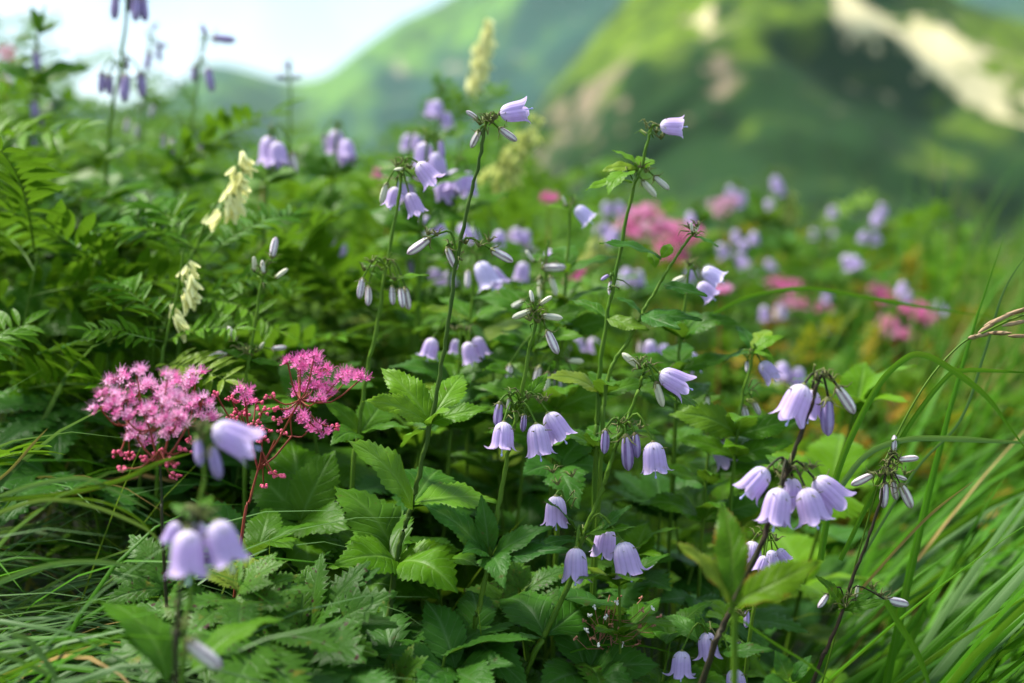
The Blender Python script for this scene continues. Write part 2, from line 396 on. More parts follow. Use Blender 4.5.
def ncover(px, py):
    g = 0.15  # near ridge greens, with sunlit patches painted into the cover
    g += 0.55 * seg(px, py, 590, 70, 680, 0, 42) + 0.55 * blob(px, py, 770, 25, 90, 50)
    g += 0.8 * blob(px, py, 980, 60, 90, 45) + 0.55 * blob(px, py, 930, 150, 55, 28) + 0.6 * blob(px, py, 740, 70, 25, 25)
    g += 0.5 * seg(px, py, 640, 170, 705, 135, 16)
    g -= 0.7 * seg(px, py, 620, 150, 860, 60, 45) + 0.5 * seg(px, py, 760, 180, 900, 110, 45)  # dark bands: valley shade painted in as darker cover
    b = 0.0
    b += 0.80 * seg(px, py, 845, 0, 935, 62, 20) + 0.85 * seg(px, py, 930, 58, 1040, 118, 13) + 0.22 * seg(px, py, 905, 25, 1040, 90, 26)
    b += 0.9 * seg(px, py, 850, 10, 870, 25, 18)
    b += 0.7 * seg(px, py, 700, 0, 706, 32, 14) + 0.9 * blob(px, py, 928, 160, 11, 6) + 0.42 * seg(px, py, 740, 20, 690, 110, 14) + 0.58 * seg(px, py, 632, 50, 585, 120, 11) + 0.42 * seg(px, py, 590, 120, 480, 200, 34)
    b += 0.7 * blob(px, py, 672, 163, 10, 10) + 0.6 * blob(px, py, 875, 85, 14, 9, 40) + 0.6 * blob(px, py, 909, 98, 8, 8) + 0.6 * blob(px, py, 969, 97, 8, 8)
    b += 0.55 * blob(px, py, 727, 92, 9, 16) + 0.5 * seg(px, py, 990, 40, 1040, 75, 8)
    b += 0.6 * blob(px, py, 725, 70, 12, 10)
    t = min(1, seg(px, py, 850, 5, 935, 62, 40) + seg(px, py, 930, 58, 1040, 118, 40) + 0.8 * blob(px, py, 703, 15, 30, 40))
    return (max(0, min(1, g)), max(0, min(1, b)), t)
def fcover(px, py):
    g = 0.35 + 0.6 * seg(px, py, 330, 70, 500, 0, 26) + 0.4 * seg(px, py, 300, 100, 380, 110, 20)  # bright strip under the far crest: sunlight painted into the green
    g -= 0.75 * seg(px, py, 400, 110, 600, 30, 32) + 0.3 * blob(px, py, 560, 90, 60, 40)  # shaded lower flank painted in as darker cover
    g += 0.4 * blob(px, py, 620, 10, 40, 12)
    b = 0.65 * blob(px, py, 396, 102, 9, 9) + 0.6 * blob(px, py, 400, 65, 10, 12) + 0.5 * blob(px, py, 455, 45, 10, 8) + 0.5 * blob(px, py, 577, 38, 10, 8) + 0.4 * blob(px, py, 490, 70, 40, 6, -30)
    return (max(0, min(1, g)), max(0, min(1, b)))
crest_far = [(-600, 130), (-200, 100), (120, 105), (170, 92), (195, 70), (215, 62), (240, 68), (275, 78), (300, 80), (325, 76), (350, 55), (400, 22), (440, 0), (520, -45), (650, -80), (850, -40), (930, -15), (1024, -25), (1500, -40)]
crest_near = [(-600, 420), (300, 330), (400, 265), (450, 222), (500, 165), (545, 100), (590, 45), (625, 0), (670, -55), (760, -120), (850, -95), (900, -50), (955, 0), (1024, 20), (1200, 60), (1500, 120)]
mountain('far_mountain', crest_far, 1500, 2600, 330, mountain_mat('far_slopes', (0.008, 0.055, 0.030), (0.095, 0.21, 0.020), (0.32, 0.27, 0.18), 0.014, (0.42, 0.36, 0.26)), fcover, 0.045)
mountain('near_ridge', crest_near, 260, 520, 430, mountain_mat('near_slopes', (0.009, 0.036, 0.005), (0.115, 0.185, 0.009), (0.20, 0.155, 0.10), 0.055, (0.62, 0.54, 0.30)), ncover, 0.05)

# haze: one closed box round the camera and everything
def haze():
    m, nt = mat_nodes('haze'); out = N(nt, 'ShaderNodeOutputMaterial')
    v = N(nt, 'ShaderNodeVolumePrincipled'); v.inputs['Color'].default_value = (0.70, 0.90, 1.0, 1); v.inputs['Density'].default_value = 0.00006
    v.inputs['Anisotropy'].default_value = 0.2
    nt.links.new(v.outputs[0], out.inputs['Volume'])
    X0, X1, Y0, Y1, Z0, Z1 = -20500, 20500, -2500, 9500, -320, 900
    vs = [(x, y, z) for x in (X0, X1) for y in (Y0, Y1) for z in (Z0, Z1)]
    me = bpy.data.meshes.new('haze')
    me.from_pydata(vs, [], [(0, 1, 3, 2), (4, 6, 7, 5), (0, 4, 5, 1), (2, 3, 7, 6), (0, 2, 6, 4), (1, 5, 7, 3)])
    me.materials.append(m); o = bpy.data.objects.new('haze', me); col.objects.link(o); o['kind'] = 'stuff'
    o['label'] = 'pale mountain haze'; o['category'] = 'haze'

# ------------------------------------------------------------------ leaf, bell, bud, flower meshes (unit length along +Y)
def serrate_leaf(mb, X, w, teeth, mat, arch=0.12, fold=0.25, seed=0, peak=0.42, depth=0.10, wave=0.02, tipcurl=0.0):
    """one serrated leaf, transformed by X (matrix)"""
    r = random.Random(seed); n = teeth * 2
    rows, uvs = [], []
    ph = r.random() * 6; side_bend = r.uniform(-0.06, 0.06)
    for i in range(n + 1):
        t = i / n
        if t < peak: h = math.sin(t / peak * math.pi / 2) ** 0.85
        else: h = math.cos((t - peak) / (1 - peak) * math.pi / 2) ** 1.05
        h = max(h, 0.012) * w
        saw = (i % 2)
        hw = h * (1 + depth * (1 if saw else -0.6)) ; fwd = 0.0 if not saw else 0.6 / n
        zc = arch * 4 * t * (1 - t) - tipcurl * t ** 4
        xc = side_bend * math.sin(t * math.pi)
        row, uv = [], []
        for s_, a in ((-1, 1), (-1, .55), (0, 0), (1, .55), (1, 1)):
            x = xc + s_ * hw * a if a == 1 else xc + s_ * h * a
            z = zc + fold * abs(hw * a) * (1.0 - 0.75 * a) * 1.6 - 0.10 * fold * (a == 1) * w + wave * math.sin(t * 17 + ph + s_ * 1.5) * a
            y = t + (fwd if a == 1 else 0) - 0.02 * a
            row.append(X @ Vector((x, y, z))); uv.append((0.5 + 0.5 * s_ * a, t))
        rows.append(row); uvs.append(uv + [uv[-1]])
    mb.grid(rows, uvs, mat)

def leaf_mesh(name, mat, **kw):
    mb = MB(); serrate_leaf(mb, Matrix.Identity(4), mat=mat, **kw); return mb.build(name)
LEAVES = {}
for mk in ('leaf', 'leaf_blue', 'leaf_lit', 'leaf_yel'):
    LEAVES[mk] = [leaf_mesh('leaf', mk, w=ww, teeth=tt, arch=ar, fold=fo, seed=k, peak=pk) for k, (ww, tt, ar, fo, pk) in enumerate(
        [(0.20, 16, 0.08, 0.35, 0.40), (0.24, 14, 0.14, 0.25, 0.38), (0.17, 17, 0.05, 0.45, 0.45), (0.30, 14, 0.10, 0.20, 0.42), (0.22, 15, 0.18, 0.3, 0.35), (0.13, 12, 0.06, 0.4, 0.4), (0.40, 13, 0.10, 0.15, 0.45), (0.36, 14, 0.16, 0.22, 0.40)])]

def simple_leaflet(mb, X, w, mat, fold=0.3, arch=0.05, n=4):
    rows, uvs = [], []
    for i in range(n + 1):
        t = i / n; h = w * max(0.04, math.sin(min(1, t * 1.02) * math.pi) ** 0.62) if i not in (0, n) else w * 0.08
        z = arch * 4 * t * (1 - t)
        rows.append([X @ Vector((-h, t, z + fold * h)), X @ Vector((0, t, z)), X @ Vector((h, t, z + fold * h))])
        uvs.append([(0, t), (0.5, t), (1, t), (1, t)])
    mb.grid(rows, uvs, mat)
def place(o, ydir, zdir, L):
    y = ydir.normalized(); x = y.cross(zdir).normalized(); z = x.cross(y)
    return Matrix.Translation(o) @ Matrix((x, y, z)).transposed().to_4x4() @ Matrix.Diagonal((L, L, L, 1))
def frond_geo(mb, X, pairs=12, L=0.19, w=0.17, arch=0.14, mat='pinnate', seed=0, n=4, stem='stem'):
    r = random.Random(seed)
    cl = [Vector((0.03 * math.sin(t * 3 + seed), t, arch * 4 * t * (1 - t))) for t in [i / 8 for i in range(9)]]
    mb.tube([X @ p for p in cl], [0.0075 * (1 - 0.6 * i / 8) * X.to_scale().x for i in range(9)], stem, n=4)
    for i in range(pairs):
        t = 0.16 + 0.82 * i / (pairs - 1); tt = t * 8; k = min(int(tt), 7); p = cl[k].lerp(cl[k + 1], tt - k)
        tg = (cl[k + 1] - cl[k]).normalized()
        sz = L * (0.72 + 0.4 * math.sin(min(1, (t - 0.1)) * math.pi)) * r.uniform(0.9, 1.08)
        for s in (-1, 1):
            if r.random() < 0.04: continue
            yd = Vector((s * 1.0, 0, 0)) + tg * r.uniform(0.2, 0.8) + Vector((0, 0, r.uniform(-0.35, 0.45)))
            q = place(p, yd, Vector((0, 0, 1)) + Vector((0, 0.2, 0)), sz)
            simple_leaflet(mb, X @ q, w, mat, fold=r.uniform(0.15, 0.6), n=n)
    simple_leaflet(mb, X @ place(cl[8], Vector((0, 1, -0.2)), Vector((0, 0, 1)), L), w, mat)
FRONDS = []
for k in range(5):
    mb = MB(); frond_geo(mb, Matrix.Identity(4), pairs=[13, 15, 14, 12, 15][k], L=[0.28, 0.24, 0.27, 0.30, 0.24][k], w=0.13, arch=[0.12, 0.2, 0.06, 0.16, 0.1][k], seed=k)
    FRONDS.append(mb.build('frond'))

def lobed_leaf(seed, mat='leaf_spot', lobes=5):
    mb = MB(); r = random.Random(seed)
    for i in range(lobes):
        a = (i - (lobes - 1) / 2) * R(36) ; L = (1.0 - 0.13 * abs(i - (lobes - 1) / 2)) * r.uniform(0.9, 1.05)
        X = Matrix.Translation((0, 0, 0.004 * (i % 2))) @ Matrix.Rotation(-a, 4, 'Z') @ Matrix.Rotation(r.uniform(-0.15, 0.2), 4, 'X') @ Matrix.Diagonal((L, L, L, 1))
        serrate_leaf(mb, X, 0.20, 12, mat, arch=0.07, fold=0.35, seed=seed * 7 + i, peak=0.5, depth=0.30, wave=0.012)
    return mb.build('leaf')
LOBED = [lobed_leaf(k) for k in range(4)]
LOBED_G = [lobed_leaf(10 + k, 'leaf_blue') for k in range(3)]

def bell_mesh(flare, tip, seed, mat='bell'):
    mb = MB(); r = random.Random(seed); NS, NA = 16, 8
    prof = [(0, .07), (.03, .15), (.08, .225), (.16, .285), (.3, .325), (.45, .345), (.6, .355), (.75, .37), (.88, .395), (1, .42)]
    curls = [r.uniform(0.5, 1.6) for _ in range(5)]; lens = [r.uniform(0.95, 1.04) for _ in range(5)]
    rows, uvs = [], []
    squash = r.uniform(0.88, 1.0)
    for i in range(NS + 1):
        s = i / NS; row, uv = [], []
        for k in range(5 * NA):
            pet, a = divmod(k, NA); al = (a / NA) * 2 - 1
            tmax = 0.73 + 0.27 * (1 - abs(al) ** 1.35) * lens[pet]
            t = s * tmax
            rad = interp(prof, t) * 0.94
            ex = max(0, t - 0.66)
            rad += flare * ex * ex * 1.15 * (curls[pet] * (1 - 0.5 * abs(al)) )
            yy = t - tip * max(0, t - 0.84) ** 1.5 * curls[pet] * 2.2
            rad *= 1 + 0.05 * (1 - abs(al) ** 2) * min(1, t * 3) - 0.09 * (abs(al) ** 5) * min(1, t * 3)
            ph = (k / (5 * NA)) * 2 * math.pi
            row.append(Vector((rad * math.cos(ph), yy, rad * math.sin(ph) * squash))); uv.append((k / (5 * NA), t))
        rows.append(row); uvs.append(uv + [(1.0, uv[0][1])])
    mb.grid(rows, uvs, mat, close=True)
    return mb.build('bell')
BELLS = [bell_mesh(1.0, 0.6, 1), bell_mesh(0.5, 0.2, 2), bell_mesh(1.7, 1.4, 3), bell_mesh(1.2, 1.0, 4), bell_mesh(0.8, 0.5, 5, 'bell_pale')]
def style_mesh():
    mb = MB(); mb.tube([Vector((0, 0.05, 0)), Vector((0, 0.6, 0)), Vector((0.01, 0.99, 0))], [0.012, 0.014, 0.016], 'style', n=5)
    mb.tube([Vector((0.01, .98, 0)), Vector((0.012, 1.01, 0)), Vector((0.012, 1.05, 0)), Vector((0.012, 1.07, 0))], [0.016, 0.034, 0.03, 0.006], 'style', n=6)
    return mb.build('style')
STYLE = style_mesh()
def calyx_mesh(seed, L=0.42):
    mb = MB(); r = random.Random(seed)
    ring = [(-0.06, 0.03), (-0.02, 0.075), (0.05, 0.115), (0.09, 0.125)]
    mb.grid([[Vector((rr * math.cos(k * math.pi / 4), y, rr * math.sin(k * math.pi / 4))) for k in range(8)] for y, rr in ring], [[(k / 8, y) for k in range(9)] for y, _ in ring], 'calyx', close=True)
    for k in range(5):
        a = k * 2 * math.pi / 5 + r.uniform(-.2, .2); out = r.uniform(0.5, 1.5); c, s = math.cos(a), math.sin(a)
        pts = [Vector((c * .10, .05, s * .10)), Vector((c * (.10 + .12 * out), .05 + L * .4, s * (.10 + .12 * out))), Vector((c * (.10 + .30 * out), .05 + L * r.uniform(.2, .8), s * (.10 + .30 * out)))]
        mb.tube(pts, [0.034, 0.026, 0.008], 'calyx', n=4)
    return mb.build('calyx')
CALYX = [calyx_mesh(k) for k in range(4)]
def bud_mesh(mat, r0=0.15, seed=0, open_tip=False):
    mb = MB(); rows, uvs = [], []
    prof = [(0.0, .3), (.06, .62), (.18, .82), (.38, .95), (.6, 1.0), (.8, .88), (.92, .6), (1.0, .12)]
    for y, rr in prof:
        row = []
        for k in range(20):
            a = k / 20 * 2 * math.pi; q = r0 * rr * (1 + 0.10 * math.cos(5 * a) * min(1, y * 4))
            row.append(Vector((q * math.cos(a) + 0.02 * math.sin(y * 3 + seed), y, q * math.sin(a))))
        rows.append(row); uvs.append([(k / 20 + .1, y) for k in range(21)])
    mb.grid(rows, uvs, mat, close=True)
    return mb.build('bud')
BUDS = {'w': [bud_mesh('bud', 0.165, k) for k in range(3)], 'v': [bud_mesh('bud_violet', 0.17, k) for k in range(3)], 'g': [bud_mesh('bud_green', 0.15, k) for k in range(3)]}

# ------------------------------------------------------------------ bellflower plants
MARKS = []                                         # where the named plants stand, for the labels of the plants between them
def stem_to_ground(px, py, d, lean=0.0, prev=None):
    p = P(px, py, d)
    if prev is not None:
        u = P(prev[0], prev[1], d); sl = (p.x - u.x) / max(0.01, u.z - p.z); lean += max(-.1, min(.1, sl * (p.z - ground(p.x, p.y)) * 0.7))
    q = Vector((p.x + lean, p.y + abs(lean) * 0.2, 0)); q.z = ground(q.x, q.y) - 0.01
    return q
def ladybell(label, d, stem, bells=(), buds=(), leaves=(), nodes=None, mat='stem', r=0.0016, lean=0.0, extra_leaves=(), group=None, husks=(), leafmat='leaf', mark=None):
    """stem: pixel points from the top down; bells/buds: (x0,y0,x1,y1[,kind][,depth offset]) from calyx to mouth"""
    pts = [P(*(q[:2]), d + (q[2] if len(q) > 2 else 0)) for q in stem]
    lastq = stem[-1]; base = stem_to_ground(lastq[0], lastq[1], d + (lastq[2] if len(lastq) > 2 else 0), lean, stem[-2])
    if pts[-1].z > base.z + 0.02: pts.append(base)
    else: base = pts[-1].copy()
    root = thing('bellflower_plant', label, 'bellflower', base, group)
    if mark: MARKS.append((mark, stem[0][0], stem[0][1], d))
    sp = smooth(pts, 6); n = len(sp); jr = random.Random(n); sp = [q + Vector((jr.uniform(-1, 1), jr.uniform(-1, 1), 0)) * r * 0.35 for q in sp]
    mb = MB(); off = -base
    mb.tube([p + off for p in sp], [r * (0.6 + 0.55 * i / n) * (1 + 0.12 * math.sin(i * 2.1)) for i in range(n)], mat, n=7)
    node_pts = [P(x, y, d) for x, y in (nodes or [stem[0][:2]])]
    rr = random.Random(int(stem[0][0] * 7 + stem[0][1]))
    def pedicel(top, nd, cal_dir, size):
        a = nd; mid = (a + top) / 2 + Vector((0, 0, 0.35 * (top - a).length)) - cal_dir * 0.25 * (top - a).length
        c = smooth([a, mid, top - cal_dir * size * 0.05], 4)
        mb.tube([p + off for p in c], r * 0.42, 'stem' if mat != 'stem_dark' else 'stem_dark', n=5)
    parts = []
    for i, b in enumerate(bells):
        dd = b[4] if len(b) > 4 else rr.uniform(-0.008, 0.008)
        tilt = b[5] if len(b) > 5 else rr.uniform(-0.35, 0.15)
        p0 = P(b[0], b[1], d + dd); p1 = P(b[2], b[3], d + dd); L = (p1 - p0).length
        p1 = p1 + Vector((0, tilt * L, 0)) ; p1 = p0 + (p1 - p0).normalized() * L * (1.14 if d < 0.76 else 1.04)
        nd = min(node_pts, key=lambda q: (q - p0).length)
        pedicel(p0, nd, (p1 - p0).normalized(), L)
        parts.append(('bell', BELLS[rr.choice((0, 0, 1, 2, 3, 3)) if len(b) < 7 else b[6]], frame(p0, p1, roll=rr.uniform(0, 6.28)), True))
    for i, b in enumerate(buds):
        kind = b[4] if len(b) > 4 else 'w'; dd = b[5] if len(b) > 5 else rr.uniform(-0.006, 0.006)
        p0 = P(b[0], b[1], d + dd); p1 = P(b[2], b[3], d + dd + rr.uniform(-0.004, 0.004)); L = (p1 - p0).length
        nd = min(node_pts, key=lambda q: (q - p0).length)
        if (nd - p0).length > 0.002: pedicel(p0, nd, (p1 - p0).normalized(), L)
        parts.append(('bud', rr.choice(BUDS[kind]), frame(p0, p1, roll=rr.uniform(0, 6.28)), True))
    for nd in node_pts:
        for _ in range(7):
            v = Vector((rr.uniform(-1, 1), rr.uniform(-1, 1), rr.uniform(-.3, 1))).normalized(); q = nd + Vector((rr.uniform(-.004, .004), 0, rr.uniform(-.004, .006))); l_ = rr.uniform(.005, .011)
            mb.tube([q + off, q + v * l_ * .6 + Vector((0, 0, .001)) + off, q + v * l_ + Vector((rr.uniform(-.002, .002), 0, -.002)) + off], [0.0005, 0.0004, 0.0001], rr.choice(('stem', 'calyx')) if mat == 'stem' else 'calyx', n=4)
    part('stem', mb.build('stem'), root, rootloc=base)
    for nm, me, X, cal in parts:
        o = part(nm, me, root, X)
        cx = bpy.data.objects.new('calyx', rr.choice(CALYX)); link(cx, o)
        if nm == 'bud': cx.scale = (0.95, 0.8, 0.95)
        else: cx.scale = (0.9, 0.9, 0.9)
        if nm == 'bell': link(bpy.data.objects.new('style', STYLE), o)
    for hx in husks:                                  # empty calyces left after the flower
        p0 = P(hx[0], hx[1], d + rr.uniform(-0.006, 0.006)); q = p0 + Vector((rr.uniform(-.4, .4), rr.uniform(-.4, .4), 1)).normalized() * 0.013
        part('husk', rr.choice(CALYX), root, frame(p0, q))
    for lf in leaves:
        bx, by, tx, ty = lf[:4]; mk = lf[4] if len(lf) > 4 and lf[4] else leafmat; dt = lf[5] if len(lf) > 5 else rr.uniform(-0.02, 0.02)
        k = lf[6] if len(lf) > 6 else rr.choice((0, 1, 2, 4)); dbase = lf[7] if len(lf) > 7 else 0.0; roll = lf[8] if len(lf) > 8 else rr.uniform(-0.35, 0.35)
        p0 = P(bx, by, d + dbase); p1 = P(tx, ty, d + dbase + dt)
        part('leaf', LEAVES[mk][k], root, frame(p0, p1, up=Vector((0, -0.55, 1)), roll=roll))
    return root

def auto_whorls(stem, n=2, L=60, start=0.5):
    """leaf whorls on the lower stem, pixel space sizes at that depth"""
    out = []
    r = random.Random(int(stem[0][0] * 13))
    for k in range(n):
        t = start + (1 - start) * k / max(1, n - 0.5); i = t * (len(stem) - 1); j = min(int(i), len(stem) - 2); f = i - j
        x = lerp(stem[j][0], stem[j + 1][0], f); y = lerp(stem[j][1], stem[j + 1][1], f)
        a0 = r.uniform(0, 90)
        for q in range(4):
            a = R(a0 + q * 90); ll = L * r.uniform(0.75, 1.1)
            out.append((x, y, x + ll * math.cos(a), y - ll * 0.28 - 0.1 * ll * math.sin(a), None, 0.00062 * ll * math.sin(a)))
    return out

# the tall sharp plant left of centre
ladybell('tall bellflower with one sideways bell at its tip and bright leaves halfway down', 0.80,
    [(485, 128), (478, 165), (470, 200), (457, 258), (448, 322), (440, 375), (430, 425), (420, 470), (412, 503), (403, 532), (396, 562), (391, 600), (386, 650)],
    bells=[(500, 114, 530, 109, 0, -0.1, 3)],
    buds=[(478, 119, 466, 111), (480, 130, 471, 148), (499, 128, 517, 141), (430, 238, 407, 254), (447, 247, 457, 270), (491, 249, 513, 262)],
    husks=[(488, 118), (492, 122), (484, 122), (496, 118), (489, 241), (450, 246), (466, 243), (437, 235), (428, 234), (479, 246), (480, 124)],
    nodes=[(485, 128), (457, 262)],
    leaves=[(430, 424, 362, 401, 'leaf_lit', -0.03, 2), (430, 422, 380, 367, 'leaf_lit', 0.02, 0), (431, 421, 464, 375, 'leaf_lit', 0.03, 1), (431, 423, 492, 408, 'leaf_lit', -0.01, 0), (431, 426, 451, 410, 'leaf_lit', -0.02, 1), (429, 428, 400, 447, 'leaf_lit', 0.03, 2),
            (412, 508, 346, 440, 'leaf_lit', -0.01, 6, -.01, 0.45), (413, 504, 498, 502, 'leaf_lit', 0.01, 6, 0, -0.35), (411, 507, 440, 470, 'leaf', 0.05, 3),
            (397, 562, 334, 486, 'leaf', 0.02, 6, .01, 0.5), (397, 562, 334, 564, 'leaf_lit', -0.03, 7), (398, 562, 462, 550, 'leaf_lit', 0.0, 1), (398, 563, 458, 594, 'leaf_lit', -0.03, 7), (396, 564, 370, 520, 'leaf', 0.06, 3)],
    r=0.0016, mat='stem_mid', mark='the tall single-belled bellflower')
# central plant with three bells at mid height
ladybell('bellflower with three hanging lilac bells in the middle whorl, its blue-green leaves spread below', 0.79,
    [(535, 300), (535, 325), (528, 355), (521, 400), (514, 427), (506, 462), (497, 517), (489, 559), (480, 605), (472, 650)],
    bells=[(504, 422, 501.5, 453, -0.012, -0.1, 2), (536, 424, 541, 458, -0.008, -0.05, 3), (548, 413, 565, 441, 0.004, -0.05, 0)],
    buds=[(500, 402, 497, 427, 'v'), (524, 414, 523, 432, 'v'), (509, 398, 507, 411, 'g'), (547, 330, 558, 354, 'w'), (542, 316, 563, 318, 'g'), (533, 303, 530, 290, 'g'), (531, 310, 512, 318, 'g'), (540, 305, 552, 296, 'g')],
    husks=[(511, 395), (528, 398), (540, 402), (546, 400), (530, 320), (541, 318), (534, 312), (538, 322)],
    nodes=[(521, 404), (535, 318), (516, 414)],
    leaves=[(487, 557, 420, 503, 'leaf_blue', -0.02, 2, -0.005), (489, 553, 481, 494, 'leaf_blue', 0.0, 0), (491, 558, 553, 526, 'leaf_blue', -0.02, 0), (491, 559, 569, 549, 'leaf_blue', -0.03, 2), (488, 559, 466, 534, 'leaf_blue', 0.03, 1), (487, 561, 462, 553, 'leaf_blue', -0.03, 1), (490, 560, 505, 590, 'leaf_blue', -0.04, 4),
            (521, 404, 548, 372, 'leaf', 0.02, 5), (521, 404, 500, 388, 'leaf', -0.01, 5), (473, 640, 430, 610, 'leaf_blue', 0, 0), (473, 640, 530, 690, 'leaf_blue', -0.04, 1), (473, 640, 470, 590, 'leaf_blue', 0.04, 1), (473, 644, 410, 700, 'leaf_blue', -0.05, 0)],
    r=0.0015, mark='the three-belled middle bellflower')
# centre right plant: one bell at the top, one in the middle, four below
ladybell('leaning bellflower carrying four lilac bells around its lower node and one near its tip', 0.79,
    [(646, 366), (640, 385), (626, 424), (618, 440), (609, 468), (598, 500), (583, 537), (570, 580), (545, 635), (523, 684)],
    bells=[(660, 373, 690, 388, 0, -0.05, 1), (653, 442, 656, 475, -0.01, 0, 3), (556, 496, 556, 528, -0.005, 0.1, 3), (576, 548, 575, 582, -0.015, -0.05, 1), (607, 527, 603, 558, 0.006, 0.15, 3), (622, 542, 631, 578, -0.012, -0.05, 2)],
    buds=[(640, 368, 622, 353, 'g'), (656, 382, 663, 407, 'g'), (626, 435, 629, 471, 'v'), (635, 433, 638, 458, 'v'), (606, 429, 604, 454, 'v')],
    husks=[(650, 366), (640, 362), (553, 472), (572, 476), (558, 484), (620, 424), (630, 426), (640, 428)],
    nodes=[(644, 370), (623, 428), (582, 537), (566, 505)],
    leaves=[(594, 534, 632, 505, 'leaf_blue', -0.01, 2), (578, 534, 543, 499, 'leaf', -0.02, 5), (584, 535, 640, 527, 'leaf', -0.015, 5), (580, 540, 530, 551, 'leaf_blue', -0.02, 5), (583, 538, 600, 560, 'leaf', 0.03, 5), (646, 376, 700, 408, 'leaf', 0.02, 2), (560, 600, 620, 640, 'leaf_blue', 0.06, 1), (545, 636, 590, 600, 'leaf_blue', 0.05, 0), (545, 636, 500, 600, 'leaf_blue', 0.05, 1)],
    r=0.0016, mark='the leaning four-belled bellflower')
# tall plant behind, bell facing right at the top
ladybell('slender tall bellflower with one pale sideways bell and two white buds below it', 0.85,
    [(651, 130), (642, 165), (633, 190), (617, 268), (608, 312), (600, 368), (597, 420), (595, 480)],
    bells=[(660, 126, 685, 127, 0, -0.1, 3)],
    buds=[(642, 180, 656, 197, 'g'), (654, 176, 669, 190, 'g'), (611, 280, 611, 297, 'w'), (609, 275, 601, 280, 'v')],
    husks=[(651, 129), (656, 132), (661, 138), (634, 172), (640, 168), (646, 172)],
    nodes=[(651, 132), (636, 178), (613, 284)],
    leaves=[(637, 165, 612, 150, 'leaf_lit', 0.01, 2), (636, 168, 600, 172, 'leaf_lit', 0.0, 0), (634, 172, 608, 196, 'leaf_lit', -0.02, 1), (636, 170, 650, 160, 'leaf_lit', 0.02, 1), (632, 182, 585, 190, 'leaf_lit', -0.01, 2), (606, 318, 570, 300, 'leaf', 0.02, 2), (607, 318, 650, 330, 'leaf', -0.02, 2)] + auto_whorls([(608, 312), (597, 480)], 2, 70),
    r=0.0015, mark='the slender bellflower with two white buds')
ladybell('curved stem with round green buds at its tip and toothed leaves, no open bell', 0.84,
    [(694, 232), (682, 248), (665, 275), (650, 300), (641, 316), (628, 342), (612, 366), (604, 400), (600, 470)],
    buds=[(694, 234, 699, 224, 'g'), (692, 232, 691, 222, 'g')], husks=[(697, 226), (690, 228)],
    nodes=[(693, 236)],
    leaves=[(661, 258, 599, 243, 'leaf_blue', -0.01, 2), (661, 258, 671, 244, 'leaf_lit', 0.01, 1), (693, 236, 719, 247, 'leaf_blue', -0.01, 2), (662, 284, 708, 296, 'leaf_blue', -0.02, 2), (642, 314, 614, 297, 'leaf_blue', 0.0, 0), (642, 314, 703, 320, 'leaf_blue', -0.01, 2), (642, 315, 681, 329, 'leaf_blue', -0.03, 2), (655, 268, 648, 252, 'leaf_lit', 0.01, 1)],
    r=0.0013, mark='the curved stem with round green tip')
# right cluster
ladybell('dark-stemmed bellflower with a crowded whorl of five lilac bells and a smaller whorl above', 0.73,
    [(820, 376), (812, 403), (794, 452), (783, 482), (768, 527), (742, 585), (724, 624), (702, 684)],
    bells=[(804, 385, 789, 419, -0.004, -0.05, 1), (812, 390, 808, 418, 0.012, 0, 0), (767, 469, 745, 494, -0.006, 0, 3), (780, 488, 773, 524, -0.016, -0.1, 3), (792, 478, 792, 508, 0.010, 0.1, 1), (805, 488, 815, 522, -0.008, -0.1, 0), (815, 479, 841, 504, 0.004, 0.05, 3)],
    buds=[(828, 398, 828, 436, 'v'), (837, 386, 854, 414, 'w')],
    husks=[(806, 470), (812, 468), (800, 474), (776, 472), (786, 472), (826, 376), (832, 380)],
    nodes=[(818, 382), (788, 474)],
    leaves=[(787, 474, 765, 455, 'leaf', 0.02, 5), (787, 474, 812, 462, 'leaf', 0.01, 5)],
    mat='stem_dark', r=0.0017, mark='the dark-stemmed five-belled bellflower')
# star of buds on the right
ladybell('bellflower with a star of closed mauve buds standing against the grass', 0.79,
    [(894, 440), (890, 458), (885, 478), (878, 509), (866, 545), (853, 577), (841, 615), (826, 650), (812, 684)],
    buds=[(874, 474, 851, 485), (885, 482, 884, 508), (900, 484, 912, 508), (898, 460, 919, 458), (892, 480, 897, 500), (894, 475, 907, 480), (894, 452, 894, 435), (828, 594, 818, 608, 'w'), (885, 599, 909, 605, 'w'), (856, 598, 858, 585, 'g')],
    husks=[(890, 470), (888, 474), (880, 476), (894, 466), (905, 474), (872, 588), (850, 596), (846, 606), (880, 596)],
    nodes=[(888, 474), (892, 458), (845, 606)],
    leaves=[(843, 608, 815, 575, 'leaf', -0.01, 5), (842, 610, 838, 588, 'leaf_lit', 0.0, 0), (845, 608, 880, 588, 'leaf', 0.01, 5), (843, 610, 890, 600, 'leaf', -0.01, 5)],
    mat='stem_dark', r=0.0011, mark='the star of closed buds')
